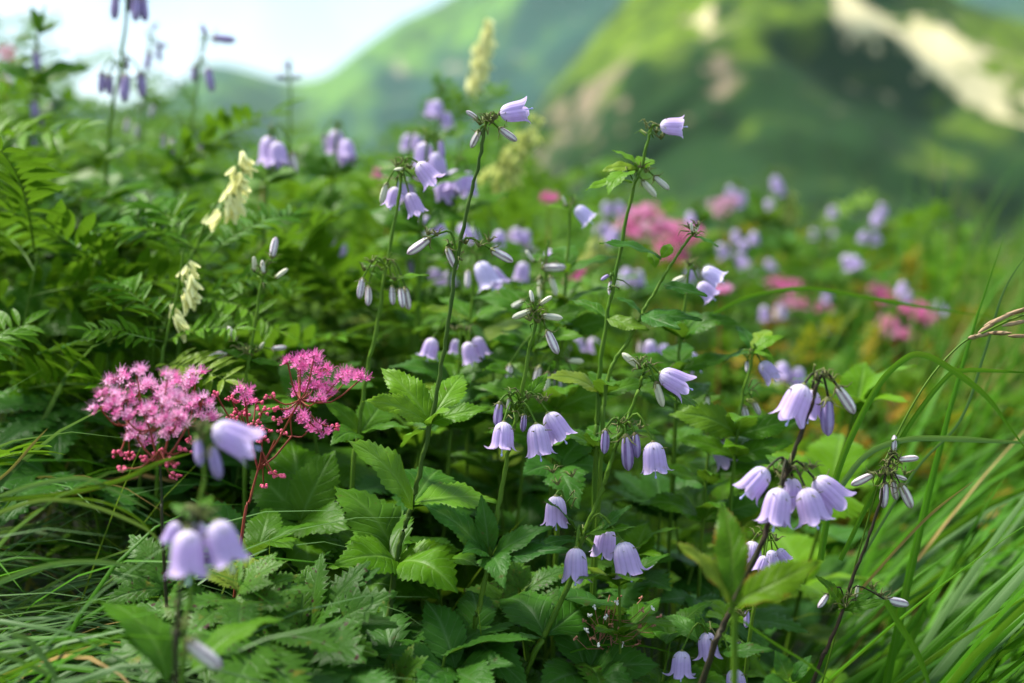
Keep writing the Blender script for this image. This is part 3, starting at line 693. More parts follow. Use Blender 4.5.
# bottom bells
ladybell('short bellflower with three small lilac bells dipping to the lower picture edge', 0.78,
    [(745, 600), (728, 625), (712, 655), (700, 690)],
    bells=[(682, 651, 681, 679, -0.01, 0, 2), (706, 632, 710, 660, 0, 0, 0), (734, 669, 738, 698, -0.005, 0, 1)],
    buds=[(747, 610, 746, 628, 'v'), (738, 640, 736, 656, 'v')], husks=[(740, 604), (736, 616), (744, 616)],
    nodes=[(712, 640), (738, 612)],
    leaves=[(700, 640, 695, 614, 'leaf_blue', 0, 0), (700, 642, 662, 615, 'leaf_blue', 0.02, 2), (720, 652, 774, 650, 'leaf_blue', -0.02, 2), (706, 634, 696, 612, 'leaf_blue', -0.02, 5), (715, 640, 760, 660, 'leaf', 0.03, 0)],
    r=0.0013, mark='the short bellflower at the bottom edge')
ladybell('small bellflower half hidden behind the broad yellowing leaf, three bells bunched together', 0.80,
    [(766, 530), (764, 560), (756, 600), (750, 640)],
    bells=[(753, 541, 750, 569, 0, 0, 0), (765, 556, 758, 572, -0.01, -.1, 1), (778, 549, 788, 562, 0, 0, 3), (772, 550, 772, 570, 0.01, 0, 4)], husks=[(764, 532), (776, 540), (756, 536)],
    nodes=[(766, 538)], leaves=[(762, 575, 720, 560, 'leaf', 0.03, 0), (760, 590, 800, 570, 'leaf', 0.03, 1)], r=0.0012)
# foreground blurred plants on the left
ladybell('blurred bellflower before the pink flowers, one pale bell and two drooping buds', 0.61,
    [(203, 427), (206, 440), (204, 480), (196, 530), (190, 600), (182, 684)],
    bells=[(213, 428, 252, 446, 0, 0, 1)], buds=[(197, 438, 201, 466, 'v'), (211, 446, 220, 479, 'v')], husks=[(200, 430), (206, 428), (203, 436)],
    nodes=[(204, 434)], r=0.0011, mark='the blurred bell before the pink flowers')
ladybell('blurred foreground bellflower with two plump bells side by side above big leaves', 0.58,
    [(198, 512), (196, 530), (184, 575), (179, 600), (177, 640), (176, 684)],
    bells=[(188, 530, 189, 575, -0.008, -0.1, 3), (216, 521, 230, 563, -0.004, -0.05, 3), (200, 522, 196, 548, 0.01, 0, 1), (178, 522, 170, 542, 0.004, 0, 1)],
    buds=[(186, 640, 222, 668, 'w')], husks=[(193, 518), (200, 515), (205, 518)],
    nodes=[(196, 520), (180, 630)], leaves=[(167, 680, 92, 600, 'leaf', 0.03, 1, .05, .6), (192, 675, 284, 618, 'leaf', 0.03, 1, .05, -.5), (196, 520, 212, 495, 'leaf', 0.02, 5), (196, 522, 170, 505, 'leaf', 0.02, 5)],
    mat='stem_dark', r=0.0013, mark='the plump foreground bells')
# left middle plants
ladybell('bellflower with lilac bells crowding its tip and striped pale buds hanging halfway down', 0.88,
    [(402, 165), (400, 190), (386, 268), (377, 326), (368, 367), (358, 435), (352, 500)],
    bells=[(418, 163, 435, 184, 0, -0.05, 0), (409, 193, 418, 215, 0.01, 0, 1), (396, 187, 391, 208, 0.01, 0, 1)],
    buds=[(387, 183, 381, 204, 'g'), (404, 168, 394, 170, 'g'), (412, 176, 420, 182, 'g'), (363, 278, 359, 299, 'w'), (368, 286, 368, 306, 'w'), (392, 286, 393, 305, 'w'), (400, 288, 403, 308, 'w'), (405, 287, 409, 310, 'w')],
    husks=[(397, 165), (404, 162), (410, 168), (402, 170), (364, 270), (395, 280), (372, 262)],
    nodes=[(401, 175), (387, 268)],
    leaves=[(386, 282, 430, 275, 'leaf_lit', 0.0, 2), (387, 282, 360, 262, 'leaf', 0.01, 5), (361, 434, 322, 400, 'leaf', 0.0, 2), (361, 434, 410, 428, 'leaf', -0.02, 0), (360, 434, 385, 400, 'leaf', 0.04, 1), (360, 436, 330, 446, 'leaf', -0.03, 1)],
    r=0.0015, mark='the bellflower with striped pale buds')
ladybell('thin bellflower with a white upright bud at its tip and small cream buds', 0.90,
    [(268, 262), (262, 280), (252, 344), (246, 380), (244, 440)],
    buds=[(272, 258, 276, 237, 'w'), (254, 271, 254, 256, 'g'), (264, 274, 262, 260, 'g'), (275, 278, 288, 269, 'g'), (229, 354, 206, 356, 'w'), (236, 341, 228, 326, 'g'), (271, 349, 287, 347, 'w'), (259, 350, 264, 342, 'g')],
    husks=[(262, 268), (246, 352), (256, 352), (240, 350)],
    nodes=[(262, 278), (248, 356)], leaves=[(250, 360, 220, 350, 'leaf', 0, 5), (250, 360, 285, 366, 'leaf', 0, 5)] + auto_whorls([(252, 344), (244, 440)], 1, 60, 0.9),
    r=0.0013, mark='the thin stem with a white upright bud')
ladybell('bellflower with four violet bells in a row behind the tall central stem', 0.96,
    [(462, 322), (460, 345), (456, 400), (450, 450)],
    bells=[(433, 338, 427, 360, 0, 0, 2), (456, 339, 455, 354, 0.02, 0, 1), (467, 342, 472, 364, -0.01, 0, 1), (476, 337, 483, 357, 0, 0, 1)], husks=[(455, 330), (466, 330)],
    nodes=[(461, 330)], leaves=auto_whorls([(462, 322), (450, 450)], 2, 70), r=0.0012)
ladybell('bellflower with a single pale bell and a white bud, above the four violet bells', 1.0,
    [(478, 245), (476, 262), (470, 330), (468, 400)],
    bells=[(479, 262, 492, 288, 0, 0, 4), (489, 268, 503, 288, 0.05, 0, 0)], buds=[(468, 270, 468, 289, 'w')], nodes=[(477, 254)], leaves=auto_whorls([(478, 245), (468, 400)], 2, 70), r=0.0012)
ladybell('bellflower with two white-lilac bells stacked close together below the round green bud cluster', 0.93,
    [(690, 258), (688, 280), (680, 340), (676, 420)],
    bells=[(703, 269, 722, 282, 0, -0.05, 4), (699, 283, 714, 299, -0.01, -0.05, 0)], buds=[(686, 276, 672, 282, 'g')], husks=[(690, 264), (694, 270)], nodes=[(690, 268)],
    leaves=auto_whorls([(690, 258), (676, 420)], 3, 60), r=0.0012)
ladybell('bellflower with two small lilac bells close together behind the leaning stem', 0.98,
    [(680, 338), (680, 360), (675, 420), (672, 480)],
    bells=[(687, 353, 700, 371, 0, 0, 0), (679, 351, 681, 369, 0, 0, 4)], nodes=[(681, 346)], leaves=auto_whorls([(680, 338), (672, 480)], 2, 70), r=0.0012)
ladybell('bellflower with one small pale bell and fresh light leaves, left of the dark crowded whorl', 0.90,
    [(754, 344), (752, 360), (742, 400), (734, 470)],
    bells=[(761, 362, 775, 380, 0, 0, 1)], buds=[(747, 361, 747, 373, 'w'), (743, 405, 748, 424, 'w'), (753, 401, 760, 415, 'w')], nodes=[(753, 356), (746, 396)],
    leaves=[(753, 352, 785, 336, 'leaf_lit', 0, 1), (753, 352, 775, 362, 'leaf_lit', -0.01, 4), (753, 352, 722, 362, 'leaf_blue', 0.02, 2), (753, 352, 735, 325, 'leaf_blue', 0.02, 0), (753, 352, 770, 330, 'leaf_lit', 0.02, 1)] + auto_whorls([(742, 400), (734, 470)], 2, 65), r=0.0012)
ladybell('bellflower with a faded lilac bell and mauve buds between the two bigger clusters', 0.92,
    [(712, 430), (708, 460), (702, 540)],
    bells=[(716, 442, 730, 466, 0, 0, 0)], buds=[(733, 452, 746, 466, 'v'), (707, 396, 707, 412, 'g'), (722, 440, 736, 446, 'v')], nodes=[(711, 436)], leaves=auto_whorls([(712, 430), (702, 540)], 2, 80), r=0.0012)
ladybell('bellflower with pale green buds hanging in a loose bunch behind the three middle bells', 0.93,
    [(560, 350), (556, 400), (552, 470)],
    buds=[(540, 366, 534, 388, 'w'), (548, 372, 546, 394, 'g'), (556, 370, 558, 394, 'w'), (572, 372, 580, 390, 'g'), (510, 364, 508, 386, 'w'), (566, 360, 584, 362, 'g')], nodes=[(559, 360)], leaves=auto_whorls([(560, 350), (552, 470)], 2, 90), r=0.0013)
ladybell('bellflower with several cream buds fanning out at the height of the pink flowers behind', 0.95,
    [(548, 240), (546, 262), (540, 330), (530, 400)],
    buds=[(542, 268, 566, 267, 'w'), (540, 276, 541, 300, 'g'), (550, 276, 556, 296, 'g'), (534, 262, 526, 250, 'g'), (540, 300, 545, 312, 'w'), (525, 300, 508, 310, 'g')], nodes=[(546, 262), (542, 290)], leaves=auto_whorls([(548, 240), (530, 400)], 3, 70), r=0.0013)
ladybell('bellflower bearing a single pale bell left of the pink blurred flowers', 0.98,
    [(572, 196), (570, 215), (566, 280), (562, 350)], bells=[(576, 207, 591, 222, 0, 0, 4)], buds=[(566, 206, 562, 196, 'g')], nodes=[(571, 203)],
    leaves=[(570, 212, 545, 206, 'leaf_lit', 0, 0)] + auto_whorls([(572, 196), (562, 350)], 3, 60), r=0.0012)

# the bells behind, out of focus
def back_bell(label, d, top, bl, bu=(), r=0.0017, leafs=2, L=60, lean=0.0, mat='stem', down=120, mark=None):
    st = [top, (top[0] - 3, top[1] + down * 0.4), (top[0] - 8, top[1] + down)]
    return ladybell(label, d, st, bells=[(x, y, x + rnd.uniform(-4, 8), y + s) for x, y, s in bl], buds=[(x, y, x + rnd.uniform(-4, 5), y + s, k) for x, y, s, k in bu],
        nodes=[(top[0], top[1] + 4)] if len(bl) + len(bu) < 6 else [(top[0], top[1] + 4), (top[0] - 2, top[1] + 60)], leaves=auto_whorls(st, leafs, L, 0.55), r=r, lean=lean, mat=mat, mark=mark)
ladybell('tallest bellflower on the left, its dark violet buds hanging in two tiers against the sky', 1.22,
    [(128, -25), (127, 0), (120, 73), (111, 117), (104, 200), (100, 260)],
    buds=[(117, -6, 114, 20, 'v'), (136, -4, 136, 22, 'v'), (142, -4, 146, 22, 'v'), (132, -8, 130, 12, 'v'), (102, 72, 101, 94, 'v'), (109, 74, 110, 96, 'v'), (125, 74, 125, 102, 'v'), (140, 72, 143, 98, 'v'), (126, 56, 127, 70, 'v')],
    nodes=[(127, -10), (120, 68)], leaves=auto_whorls([(111, 117), (100, 260)], 3, 60, 0.3), r=0.0019, mark='the tallest bellflower against the sky')
ladybell('dark budded bellflower rising into the sky beside the tallest one', 1.45,
    [(150, 40), (146, 70), (142, 130), (138, 220)], buds=[(152, 30, 158, 22, 'v'), (150, 52, 146, 70, 'v'), (156, 44, 168, 46, 'v'), (158, 46, 160, 62, 'v'), (154, 104, 150, 118, 'w'), (128, 118, 126, 134, 'w'), (136, 124, 137, 138, 'w')],
    nodes=[(150, 40), (143, 108)], r=0.0016)
ladybell('bellflower with a dark forked tip in the sky before the small far peak', 1.3,
    [(205, 42), (199, 70), (190, 130), (176, 200)], buds=[(206, 36, 201, 24, 'v'), (212, 38, 236, 40, 'v'), (194, 66, 193, 82, 'v'), (208, 68, 212, 92, 'v'), (164, 134, 162, 152, 'w'), (172, 138, 173, 154, 'w'), (200, 142, 202, 160, 'v')],
    nodes=[(204, 44), (199, 64), (186, 132)], leaves=auto_whorls([(190, 130), (176, 200)], 2, 60), r=0.0016)
ladybell('thin dark spike with crossed side shoots in front of the far green mountain', 1.5,
    [(289, 60), (290, 80), (290, 130), (288, 190)], buds=[(289, 72, 289, 60, 'v'), (286, 78, 276, 76, 'v'), (292, 78, 302, 76, 'v'), (287, 68, 284, 62, 'v')], nodes=[(289, 80)], r=0.0016, leaves=auto_whorls([(290, 130), (288, 190)], 2, 50))
ladybell('dark leafy bellflower in the upper corner under the sky', 1.35,
    [(38, 30), (36, 60), (34, 110), (30, 180)], buds=[(36, 50, 38, 72, 'v'), (34, 100, 36, 122, 'v'), (38, 110, 42, 126, 'v'), (30, 134, 36, 150, 'v'), (54, 104, 52, 116, 'v')],
    nodes=[(38, 46), (35, 96)], leaves=[(38, 32, 30, 5, 'leaf', 0, 2), (38, 34, 62, 22, 'leaf', 0, 2), (38, 38, 10, 40, 'leaf', 0, 2), (38, 36, 46, 4, 'leaf', 0, 2), (37, 60, 70, 50, 'leaf', 0, 2), (37, 60, 5, 66, 'leaf', 0, 2)] + auto_whorls([(36, 60), (30, 180)], 3, 60, 0.2), r=0.0018)
back_bell('blurred bellflower with a full lilac bell and a pale closed one above the yellow vetch', 1.15, (272, 128), [(269, 136, 30), (277, 142, 26)], [(292, 152, 22, 'w')], mark='the full lilac bell above the vetch')
back_bell('blurred bellflower whose two lilac bells hang under the far mountain foot', 1.3, (338, 122), [(335, 130, 24), (346, 140, 24)], [(324, 134, 18, 'w')])
back_bell('blurred bellflower with three lilac bells packed behind the bellflower left of the tall stem', 1.08, (428, 134), [(425, 142, 28), (436, 152, 26), (404, 178, 26)], [(440, 140, 18, 'v')], mark='the packed lilac bells')
back_bell('blurred bellflower with two lilac bells right beside the upper tall stem', 1.12, (458, 158), [(456, 170, 26), (468, 172, 24), (444, 178, 26)])
back_bell('blurred bellflower in a gap of the leaves with small violet bells under the packed ones', 1.2, (420, 206), [(424, 216, 18), (436, 218, 18), (408, 212, 16)], [(409, 258, 20, 'v'), (400, 220, 14, 'v')])
back_bell('blurred bellflower with small bells just right of the side-turned bud pair on the tall stem', 1.25, (466, 216), [(462, 224, 18), (472, 228, 16), (500, 230, 18)])
back_bell('blurred bellflower with a pale violet bell above the tall central stem head', 1.4, (440, 88), [(438, 100, 20), (446, 112, 16)], [(430, 100, 18, 'v')])
back_bell('blurred bellflower with one tiny violet bell left of the striped buds', 1.3, (342, 234), [(342, 242, 16)], [(334, 236, 12, 'w')])
back_bell('blurred bellflower with two dim violet bells between the two middle whorls', 1.2, (530, 250), [(524, 262, 20), (550, 250, 18)])
back_bell('blurred bellflower with a violet bell and a cream bud low behind the curved stem', 1.15, (652, 330), [(650, 340, 20), (662, 344, 18)], [(640, 340, 16, 'w')])
BELL_MARK = ['the bells beside the ridge edge spike', 'the two round violet blurs', 'the violet blur beneath the two', 'the bells over the orange leaves', 'the lone violet bell on the slope', 'the two stacked bright violet blurs', 'the broad violet blur', 'the dim violet pair at mid slope', 'the pale bell above the orange leaves', 'the whitish bell above bright pink', 'the whitish bell beside brightest pink', 'the faint bells among dull pink', 'the violet blurs behind the pink clouds']
for i, (lab, d, top, bl) in enumerate([
    ('far bellflower with pale bells beside the yellow spike on the ridge edge', 2.3, (772, 168), [(774, 176, 14), (768, 200, 14), (778, 186, 11)]),
    ('far bellflower with two round violet blurs left of the yellow spike', 2.0, (738, 222), [(735, 230, 13), (754, 232, 13)]),
    ('far bellflower with a violet blur beneath the two left of the yellow spike', 1.9, (736, 248), [(737, 254, 14), (719, 244, 14)]),
    ('far bellflower whose bells hang over the orange-tinged leaves', 2.1, (768, 252), [(767, 260, 13), (754, 270, 14)]),
    ('far bellflower with one violet bell alone before the dark slope', 2.4, (833, 200), [(833, 206, 13)]),
    ('far bellflower topped by two stacked bright violet blurs on the dark slope', 2.3, (884, 196), [(882, 203, 14), (876, 213, 14)]),
    ('far bellflower with a broad violet blur below the stacked pair', 2.2, (870, 224), [(865, 231, 12), (873, 232, 12)]),
    ('far bellflower with a dim violet pair at mid slope', 2.5, (824, 222), [(822, 228, 11), (830, 230, 11), (813, 229, 10)]),
    ('far bellflower with a pale bell just above the orange-tinged leaves', 1.9, (848, 246), [(844, 255, 15), (852, 256, 14)]),
    ('far bellflower with a whitish bell above the bright pink flowers', 1.9, (906, 274), [(904, 282, 15), (908, 290, 13)]),
    ('far bellflower with a whitish bell beside the brightest pink flower', 1.9, (938, 294), [(936, 301, 15)]),
    ('far bellflower with faint bells among the dull pink flowers', 1.9, (828, 284), [(826, 291, 14), (822, 320, 14)]),
    ('far bellflower at the far right of the pink patch behind', 1.8, (700, 200), [(690, 212, 13), (745, 240, 11)])]):
    back_bell(lab, d, top, bl, r=0.002, leafs=3, L=40, down=90, mark=BELL_MARK[i])

br = random.Random(41)
for i, lab in enumerate(['over the pink cloud', 'left of the curved stem', 'between the slender stem and the pink cloud', 'below the dusky pink cloud', 'in the yellow-green patch', 'right of the stacked pale bells', 'above the crowded five bells', 'close to the washed-out pink flower',
        'by the flat far pink flower', 'under the two round violet blurs', 'behind the single small pale bell', 'in the leaves right of the striped buds', 'behind the packed lilac bells', 'deep in the green left of the tall stem', 'behind the cream bud fan', 'low behind the slender stem', 'under the pink flower beside the stacked bells', 'left of the dark slope']):
    x, y, d = [(612, 196, 1.9), (632, 262, 1.5), (608, 216, 1.7), (700, 262, 1.7), (730, 316, 1.6), (772, 300, 1.7), (812, 345, 1.3), (736, 180, 2.2), (808, 268, 2.0), (790, 246, 2.1), (790, 356, 1.3), (440, 262, 1.4), (412, 128, 1.5), (318, 190, 1.5), (520, 222, 1.5), (584, 330, 1.25), (704, 318, 1.35), (790, 216, 2.3)][i]
    if i in (4, 6, 8, 9, 13, 16, 17): continue
    s_ = 26 / d
    back_bell('blurred bellflower with faint lilac bells ' + lab, d, (x, y), [(x + br.uniform(-9, -3), y + 6, s_), (x + br.uniform(3, 9), y + br.uniform(4, 14), s_)] + ([(x, y + 16, s_)] if br.random() < .5 else []), [(x + br.uniform(-14, 12), y + 8, s_ * .8, 'w')], r=.0017, leafs=2, L=50, down=90)

# ------------------------------------------------------------------ pink flower heads
def floret(mb, p, nrm, s, r, mat):
    x = nrm.cross(Vector((0.3, 0.2, 0.9))).normalized(); z = nrm.normalized(); y = z.cross(x)
    mi = mb.m(mat); a0 = r.uniform(0, 6)
    for k in range(5):
        a = a0 + k * 2 * math.pi / 5; b = len(mb.v)
        for rr_, da, h in ((0.15, 0, 0), (0.55, -0.45, .15), (0.8, 0, .25), (0.55, 0.45, .15)):
            mb.v.append(tuple(p + (x * math.cos(a + da) + y * math.sin(a + da)) * rr_ * s + z * h * s))
        mb.face((b, b + 1, b + 2, b + 3), ((0, 0), (0, 1), (1, 1), (1, 0)), mi)
    for k in range(15):
        a = r.uniform(0, 6.28); e = r.uniform(0.4, 1.1); dv = (x * math.cos(a) * e + y * math.sin(a) * e + z * r.uniform(0.7, 1.1)).normalized(); q = p + dv * s * r.uniform(1.1, 2.0)
        w = x * 0.04 * s; b = len(mb.v)
        mb.v += [tuple(p - w), tuple(p + w), tuple(q + w * .8), tuple(q - w * .8)]
        mb.face((b, b + 1, b + 2, b + 3), ((0, 0), (0, 1), (1, 1), (1, 0)), mi)
def ball(mb, p, s, mat, n=6):
    rows = [[p + Vector((s * math.sin(t) * math.cos(2 * math.pi * k / n), s * math.sin(t) * math.sin(2 * math.pi * k / n), s * math.cos(t))) for k in range(n)] for t in (0.02, 0.6, 1.2, 1.9, 2.5, 3.12)]
    mb.grid(rows, [[(k / n, i / 5) for k in range(n + 1)] for i in range(6)], mat, close=True)
def meadowsweet(label, d, stem, clusters, bclusters=(), node=None, mats=('pink', 'pink_pale'), nf=16, group=None, fsize=0.0026, mark=None, leaves=(), down=None):
    """clusters: (px, py, radius px[, depth])"""
    base = stem_to_ground(stem[-1][0], stem[-1][1], d, 0.0, stem[-2])
    root = thing('pink_meadowsweet', label, 'pink flower', base, group)
    if mark: MARKS.append((mark, stem[0][0], stem[0][1], d))
    r = random.Random(int(stem[0][0] * 3 + stem[0][1])); off = -base
    pts = [P(x, y, d) for x, y in stem] + [base]; sp = smooth(pts, 5)
    mb = MB(); mb.tube([p + off for p in sp], [0.0006 + 0.0005 * i / len(sp) for i in range(len(sp))], 'stem_dark' if nf == 14 else 'stem_red', n=6)
    part('stem', mb.build('stem'), root, rootloc=base)
    k1 = MB(); st = P(stem[0][0], stem[0][1], d); ends = []
    forks = [P(x, y, d + r.uniform(-.01, .01)) for x, y in (node or [stem[0]])]
    for f in forks:
        if (f - st).length > 0.003: k1.tube([st + off, (st + f) / 2 + off + Vector((0, 0, -.002)), f + off], 0.0006, 'stem_red', n=5)
    for kind, cl in (('flower_cluster', clusters), ('bud_cluster', bclusters)):
        for c in cl:
            dd = c[3] if len(c) > 3 else r.uniform(-0.02, 0.02)
            cp = P(c[0], c[1], d + dd); rad = c[2] / FPX * d
            f = min(forks, key=lambda q: (q - cp).length); mid = (f + cp) / 2 + Vector((0, 0, -0.2 * (f - cp).length))
            k1.tube([p + off for p in smooth([f, mid, cp], 3)], 0.00045, 'stem_red', n=4)
            m2 = MB(); n = max(4, int(nf * (c[2] / 12) ** 1.6)) if kind == 'flower_cluster' else max(5, int(nf * 0.8))
            for _ in range(n):
                v = Vector((r.gauss(0, 1), r.gauss(0, 1), r.gauss(0, 1))).normalized() * rad * r.uniform(0.25, 1.0) ** 0.6
                v.z *= 0.6; q = cp + v + off
                if kind == 'flower_cluster': floret(m2, q, (v * 0.5 + Vector((0, -0.35, 0.6)) * rad).normalized(), fsize * r.uniform(0.85, 1.2), r, mats[r.random() < 0.35])
                else: ball(m2, q, fsize * r.uniform(0.22, 0.42), 'pink_bud')
                b0 = cp + off; m2.tube([b0, q], 0.00025, 'stem_red', n=3)
            part(kind, m2.build(kind), root, rootloc=base)
    part('flower_stalks', k1.build('flower_stalks'), root, rootloc=base)
    for lf in leaves:
        p0 = P(lf[0], lf[1], d); p1 = P(lf[2], lf[3], d + lf[4])
        part('leaf', r.choice(LOBED), root, frame(p0, p1, up=Vector((0, -0.3, 1))))
    return root
meadowsweet('full dome of pale pink fluffy flowers left of the blurred foreground bell', 0.73,
    [(160, 465), (162, 500), (164, 560)],
    [(118, 378, 14), (108, 398, 14), (128, 400, 12), (140, 385, 12), (136, 372, 9), (158, 392, 14), (146, 410, 13), (172, 400, 14), (184, 382, 13), (186, 400, 12), (160, 418, 13), (178, 418, 13), (136, 432, 12), (148, 440, 10), (202, 404, 13), (204, 418, 12), (172, 432, 12), (122, 414, 11), (100, 408, 9), (196, 376, 10), (168, 378, 9)],
    [(118, 454, 7), (130, 456, 8), (146, 458, 7), (172, 462, 8), (122, 468, 6), (184, 450, 8), (160, 452, 7), (190, 440, 7), (176, 476, 7)],
    node=[(150, 430), (170, 430), (128, 425), (188, 425), (160, 450)], mats=('pink_pale', 'pink'), nf=14, mark='the full dome of pink flowers')
meadowsweet('loose open pink flower head on forked red stalks, right of the full dome', 0.78,
    [(258, 470), (250, 500), (240, 550)],
    [(300, 362, 13), (314, 358, 10), (322, 372, 12), (312, 384, 11), (326, 390, 11), (298, 392, 10), (340, 378, 9), (350, 376, 10), (362, 378, 9), (298, 370, 9), (244, 392, 10), (246, 402, 8), (312, 426, 9), (322, 432, 9), (302, 418, 9), (290, 412, 7), (288, 364, 8), (318, 400, 8)],
    [(216, 394, 5), (232, 400, 7), (240, 412, 8), (256, 402, 8), (262, 412, 9), (270, 396, 6), (254, 424, 9), (266, 428, 8), (278, 420, 8), (232, 418, 6), (284, 432, 7), (262, 440, 8), (336, 427, 5), (272, 474, 6), (264, 486, 4), (282, 476, 4), (246, 414, 6), (274, 408, 6)],
    node=[(262, 450), (292, 436), (300, 400), (250, 430), (275, 440)], mats=('pink', 'pink'), nf=13, mark='the loose open pink flower')
PINK_MARK = ['the big far pink cloud', 'the dusky far pink cloud', 'the washed-out far pink flower', 'the pink flower behind the cream buds', 'the tiny pink flower near the pale bell', 'the flat far pink flower', 'the dull pink flower below the flat one', 'the dull pink flower in the tinged patch', 'the reddish far pink flower', 'the brightest far pink flower', 'the pink flower below the brightest one', 'the pink flower beside the stacked bells', 'the coral flower in the upper corner', 'the tiny pink flower above the vetch', 'the pink flower by the crowded tip']
for i, (lab, d, top, cl, mt) in enumerate([
    ('far pink flower cloud just right of the tall slender bellflower', 1.7, (640, 250), [(637, 216, 17), (646, 232, 16), (626, 226, 13), (662, 226, 15), (650, 212, 13), (632, 236, 10)], ('pink', 'pink_pale')),
    ('far dusky pink flower cloud behind the round green bud cluster', 1.75, (675, 262), [(672, 230, 16), (686, 240, 15), (668, 246, 14), (694, 232, 11), (680, 256, 10), (664, 258, 8)], ('pink', 'pink')),
    ('far washed-out pink flower at the foot of the mountain', 2.1, (722, 240), [(716, 204, 11), (728, 202, 11), (722, 212, 9)], ('pink_pale', 'pink_pale')),
    ('small blurred pink flower behind the cream bud fan', 1.5, (574, 310), [(574, 278, 11), (578, 270, 7)], ('pink', 'pink')),
    ('tiny blurred pink flower near the single pale bell', 1.5, (549, 225), [(549, 199, 9)], ('pink', 'pink')),
    ('far flat pink flower left in the orange-tinged patch', 1.9, (786, 310), [(776, 284, 12), (790, 286, 11)], ('pink', 'pink')),
    ('far dull pink flower below the flat one in the orange-tinged patch', 1.9, (794, 330), [(786, 302, 12), (800, 306, 11)], ('pink', 'pink_pale')),
    ('far dull pink flower in the middle of the orange-tinged patch', 1.95, (826, 335), [(826, 306, 12), (818, 314, 8)], ('pink', 'pink')),
    ('far reddish pink flower near the whitish bell at the right', 1.9, (884, 320), [(876, 291, 12), (888, 299, 12)], ('pink', 'pink')),
    ('brightest far pink flower on the right', 1.8, (922, 345), [(910, 311, 12), (924, 318, 14), (920, 308, 10)], ('pink', 'pink')),
    ('far pink flower below the brightest one', 1.8, (896, 355), [(886, 322, 11), (892, 331, 12), (908, 335, 11)], ('pink', 'pink_pale')),
    ('blurred pink flower beside the white-lilac stacked bells', 1.4, (720, 320), [(723, 288, 8), (718, 292, 6)], ('pink', 'pink_pale')),
    ('blurred coral flower in the upper left corner', 1.8, (4, 100), [(4, 52, 11), (8, 62, 8), (0, 84, 7)], ('pink_bud', 'pink_bud')),
    ('tiny blurred pink flower by the full lilac bell above the yellow vetch', 1.35, (262, 200), [(262, 174, 7)], ('pink_pale', 'pink')),
    ('small blurred pink flower left of the bell crowded tip', 1.3, (388, 200), [(388, 176, 7), (376, 174, 5)], ('pink', 'pink'))]):
    meadowsweet(lab, d, [top, (top[0] - 2, top[1] + 60)], cl, mats=mt, nf=26, fsize=0.0036, mark=PINK_MARK[i])

# ------------------------------------------------------------------ yellow vetch
def pea_mesh(mat):
    mb = MB()
    def boat(w, L, z, y0, curl):
        rows, uvs = [], []
        for i in range(7):
            t = i / 6; h = w * math.sin(math.pi * (0.08 + 0.86 * t)) ** 0.8
            rows.append([Vector((-h, y0 + L * t, z + h * .9 + curl * t * t)), Vector((-h * .6, y0 + L * t, z - .02 + h * .2 + curl * t * t)), Vector((0, y0 + L * t, z - 0.05 + curl * t * t)), Vector((h * .6, y0 + L * t, z - .02 + h * .2 + curl * t * t)), Vector((h, y0 + L * t, z + h * .9 + curl * t * t))])
            uvs.append([(k / 5, t) for k in range(6)])
        mb.grid(rows, uvs, mat)
    boat(0.15, 0.82, -0.05, 0.12, -0.06); boat(0.11, 0.70, 0.02, 0.14, 0.0)
    boat(0.17, 0.72, 0.06, 0.10, 0.30)
    mb.tube([Vector((0, -.12, 0)), Vector((0, 0, 0)), Vector((0, .1, 0)), Vector((0, .2, .01))], [0.015, 0.045, 0.06, 0.05], 'stem', n=6)
    return mb.build('floret')
PEA = {'yellow': pea_mesh('yellow'), 'yellow_green': pea_mesh('yellow_green')}
def vetch(label, d, stem, racemes, mat='yellow', fronds=(), L=17, mark=None, cat='yellow vetch'):
    """racemes: (x0,y0,x1,y1,count,side) the flower spikes along a pixel line"""
    base = stem_to_ground(stem[-1][0], stem[-1][1], d, 0.0, stem[-2])
    root = thing('yellow_vetch', label, cat, base)
    if mark: MARKS.append((mark, stem[0][0], stem[0][1], d))
    r = random.Random(int(stem[0][0] * 5)); off = -base
    sp = smooth([P(x, y, d) for x, y in stem] + [base], 5)
    mb = MB(); mb.tube([p + off for p in sp], [0.0006 + 0.0009 * i / len(sp) for i in range(len(sp))], 'stem', n=6)
    part('stem', mb.build('stem'), root, rootloc=base)
    for x0, y0, x1, y1, n, side in racemes:
        for k in range(n):
            t = k / max(1, n - 1); x = lerp(x0, x1, t) + r.uniform(-1.5, 1.5); y = lerp(y0, y1, t)
            sz = 1.55 * L * (0.65 + 0.4 * t) * r.uniform(0.9, 1.1) * 0.8 / d * (d / 0.8) ** 0.6
            a = R(r.uniform(50, 95)); sgn = 1 if (side > 0 and r.random() < 0.85) or (side == 0 and r.random() < .5) else -1
            dd = r.uniform(-0.006, 0.006)
            p0 = P(x, y, d + dd); p1 = P(x + sgn * sz * math.cos(a), y + sz * math.sin(a), d + dd + r.uniform(-0.006, 0.002))
            part('floret', PEA[mat], root, frame(p0, p1, up=Vector((sgn, -0.3, 0.6)), roll=r.uniform(-.5, .5)))
    for f in fronds:
        p0 = P(f[0], f[1], d); p1 = P(f[2], f[3], d + (f[4] if len(f) > 4 else 0))
        part('frond', r.choice(FRONDS), root, frame(p0, p1, up=Vector((0, -0.5, 1))))
    return root
vetch('yellow vetch with the fullest cream flower spike, drooping under the blurred lilac bell', 0.98,
    [(245, 150), (238, 168), (222, 195), (206, 222), (196, 250), (185, 300)], [(242, 150, 222, 212, 17, 1), (245, 158, 232, 200, 8, 1)],
    fronds=[(208, 262, 290, 215, 0.04), (206, 268, 150, 205, 0.05), (200, 300, 290, 290, 0.0), (196, 250, 100, 235, 0.03), (190, 300, 280, 330, -0.03)], mark='the fullest cream vetch spike')
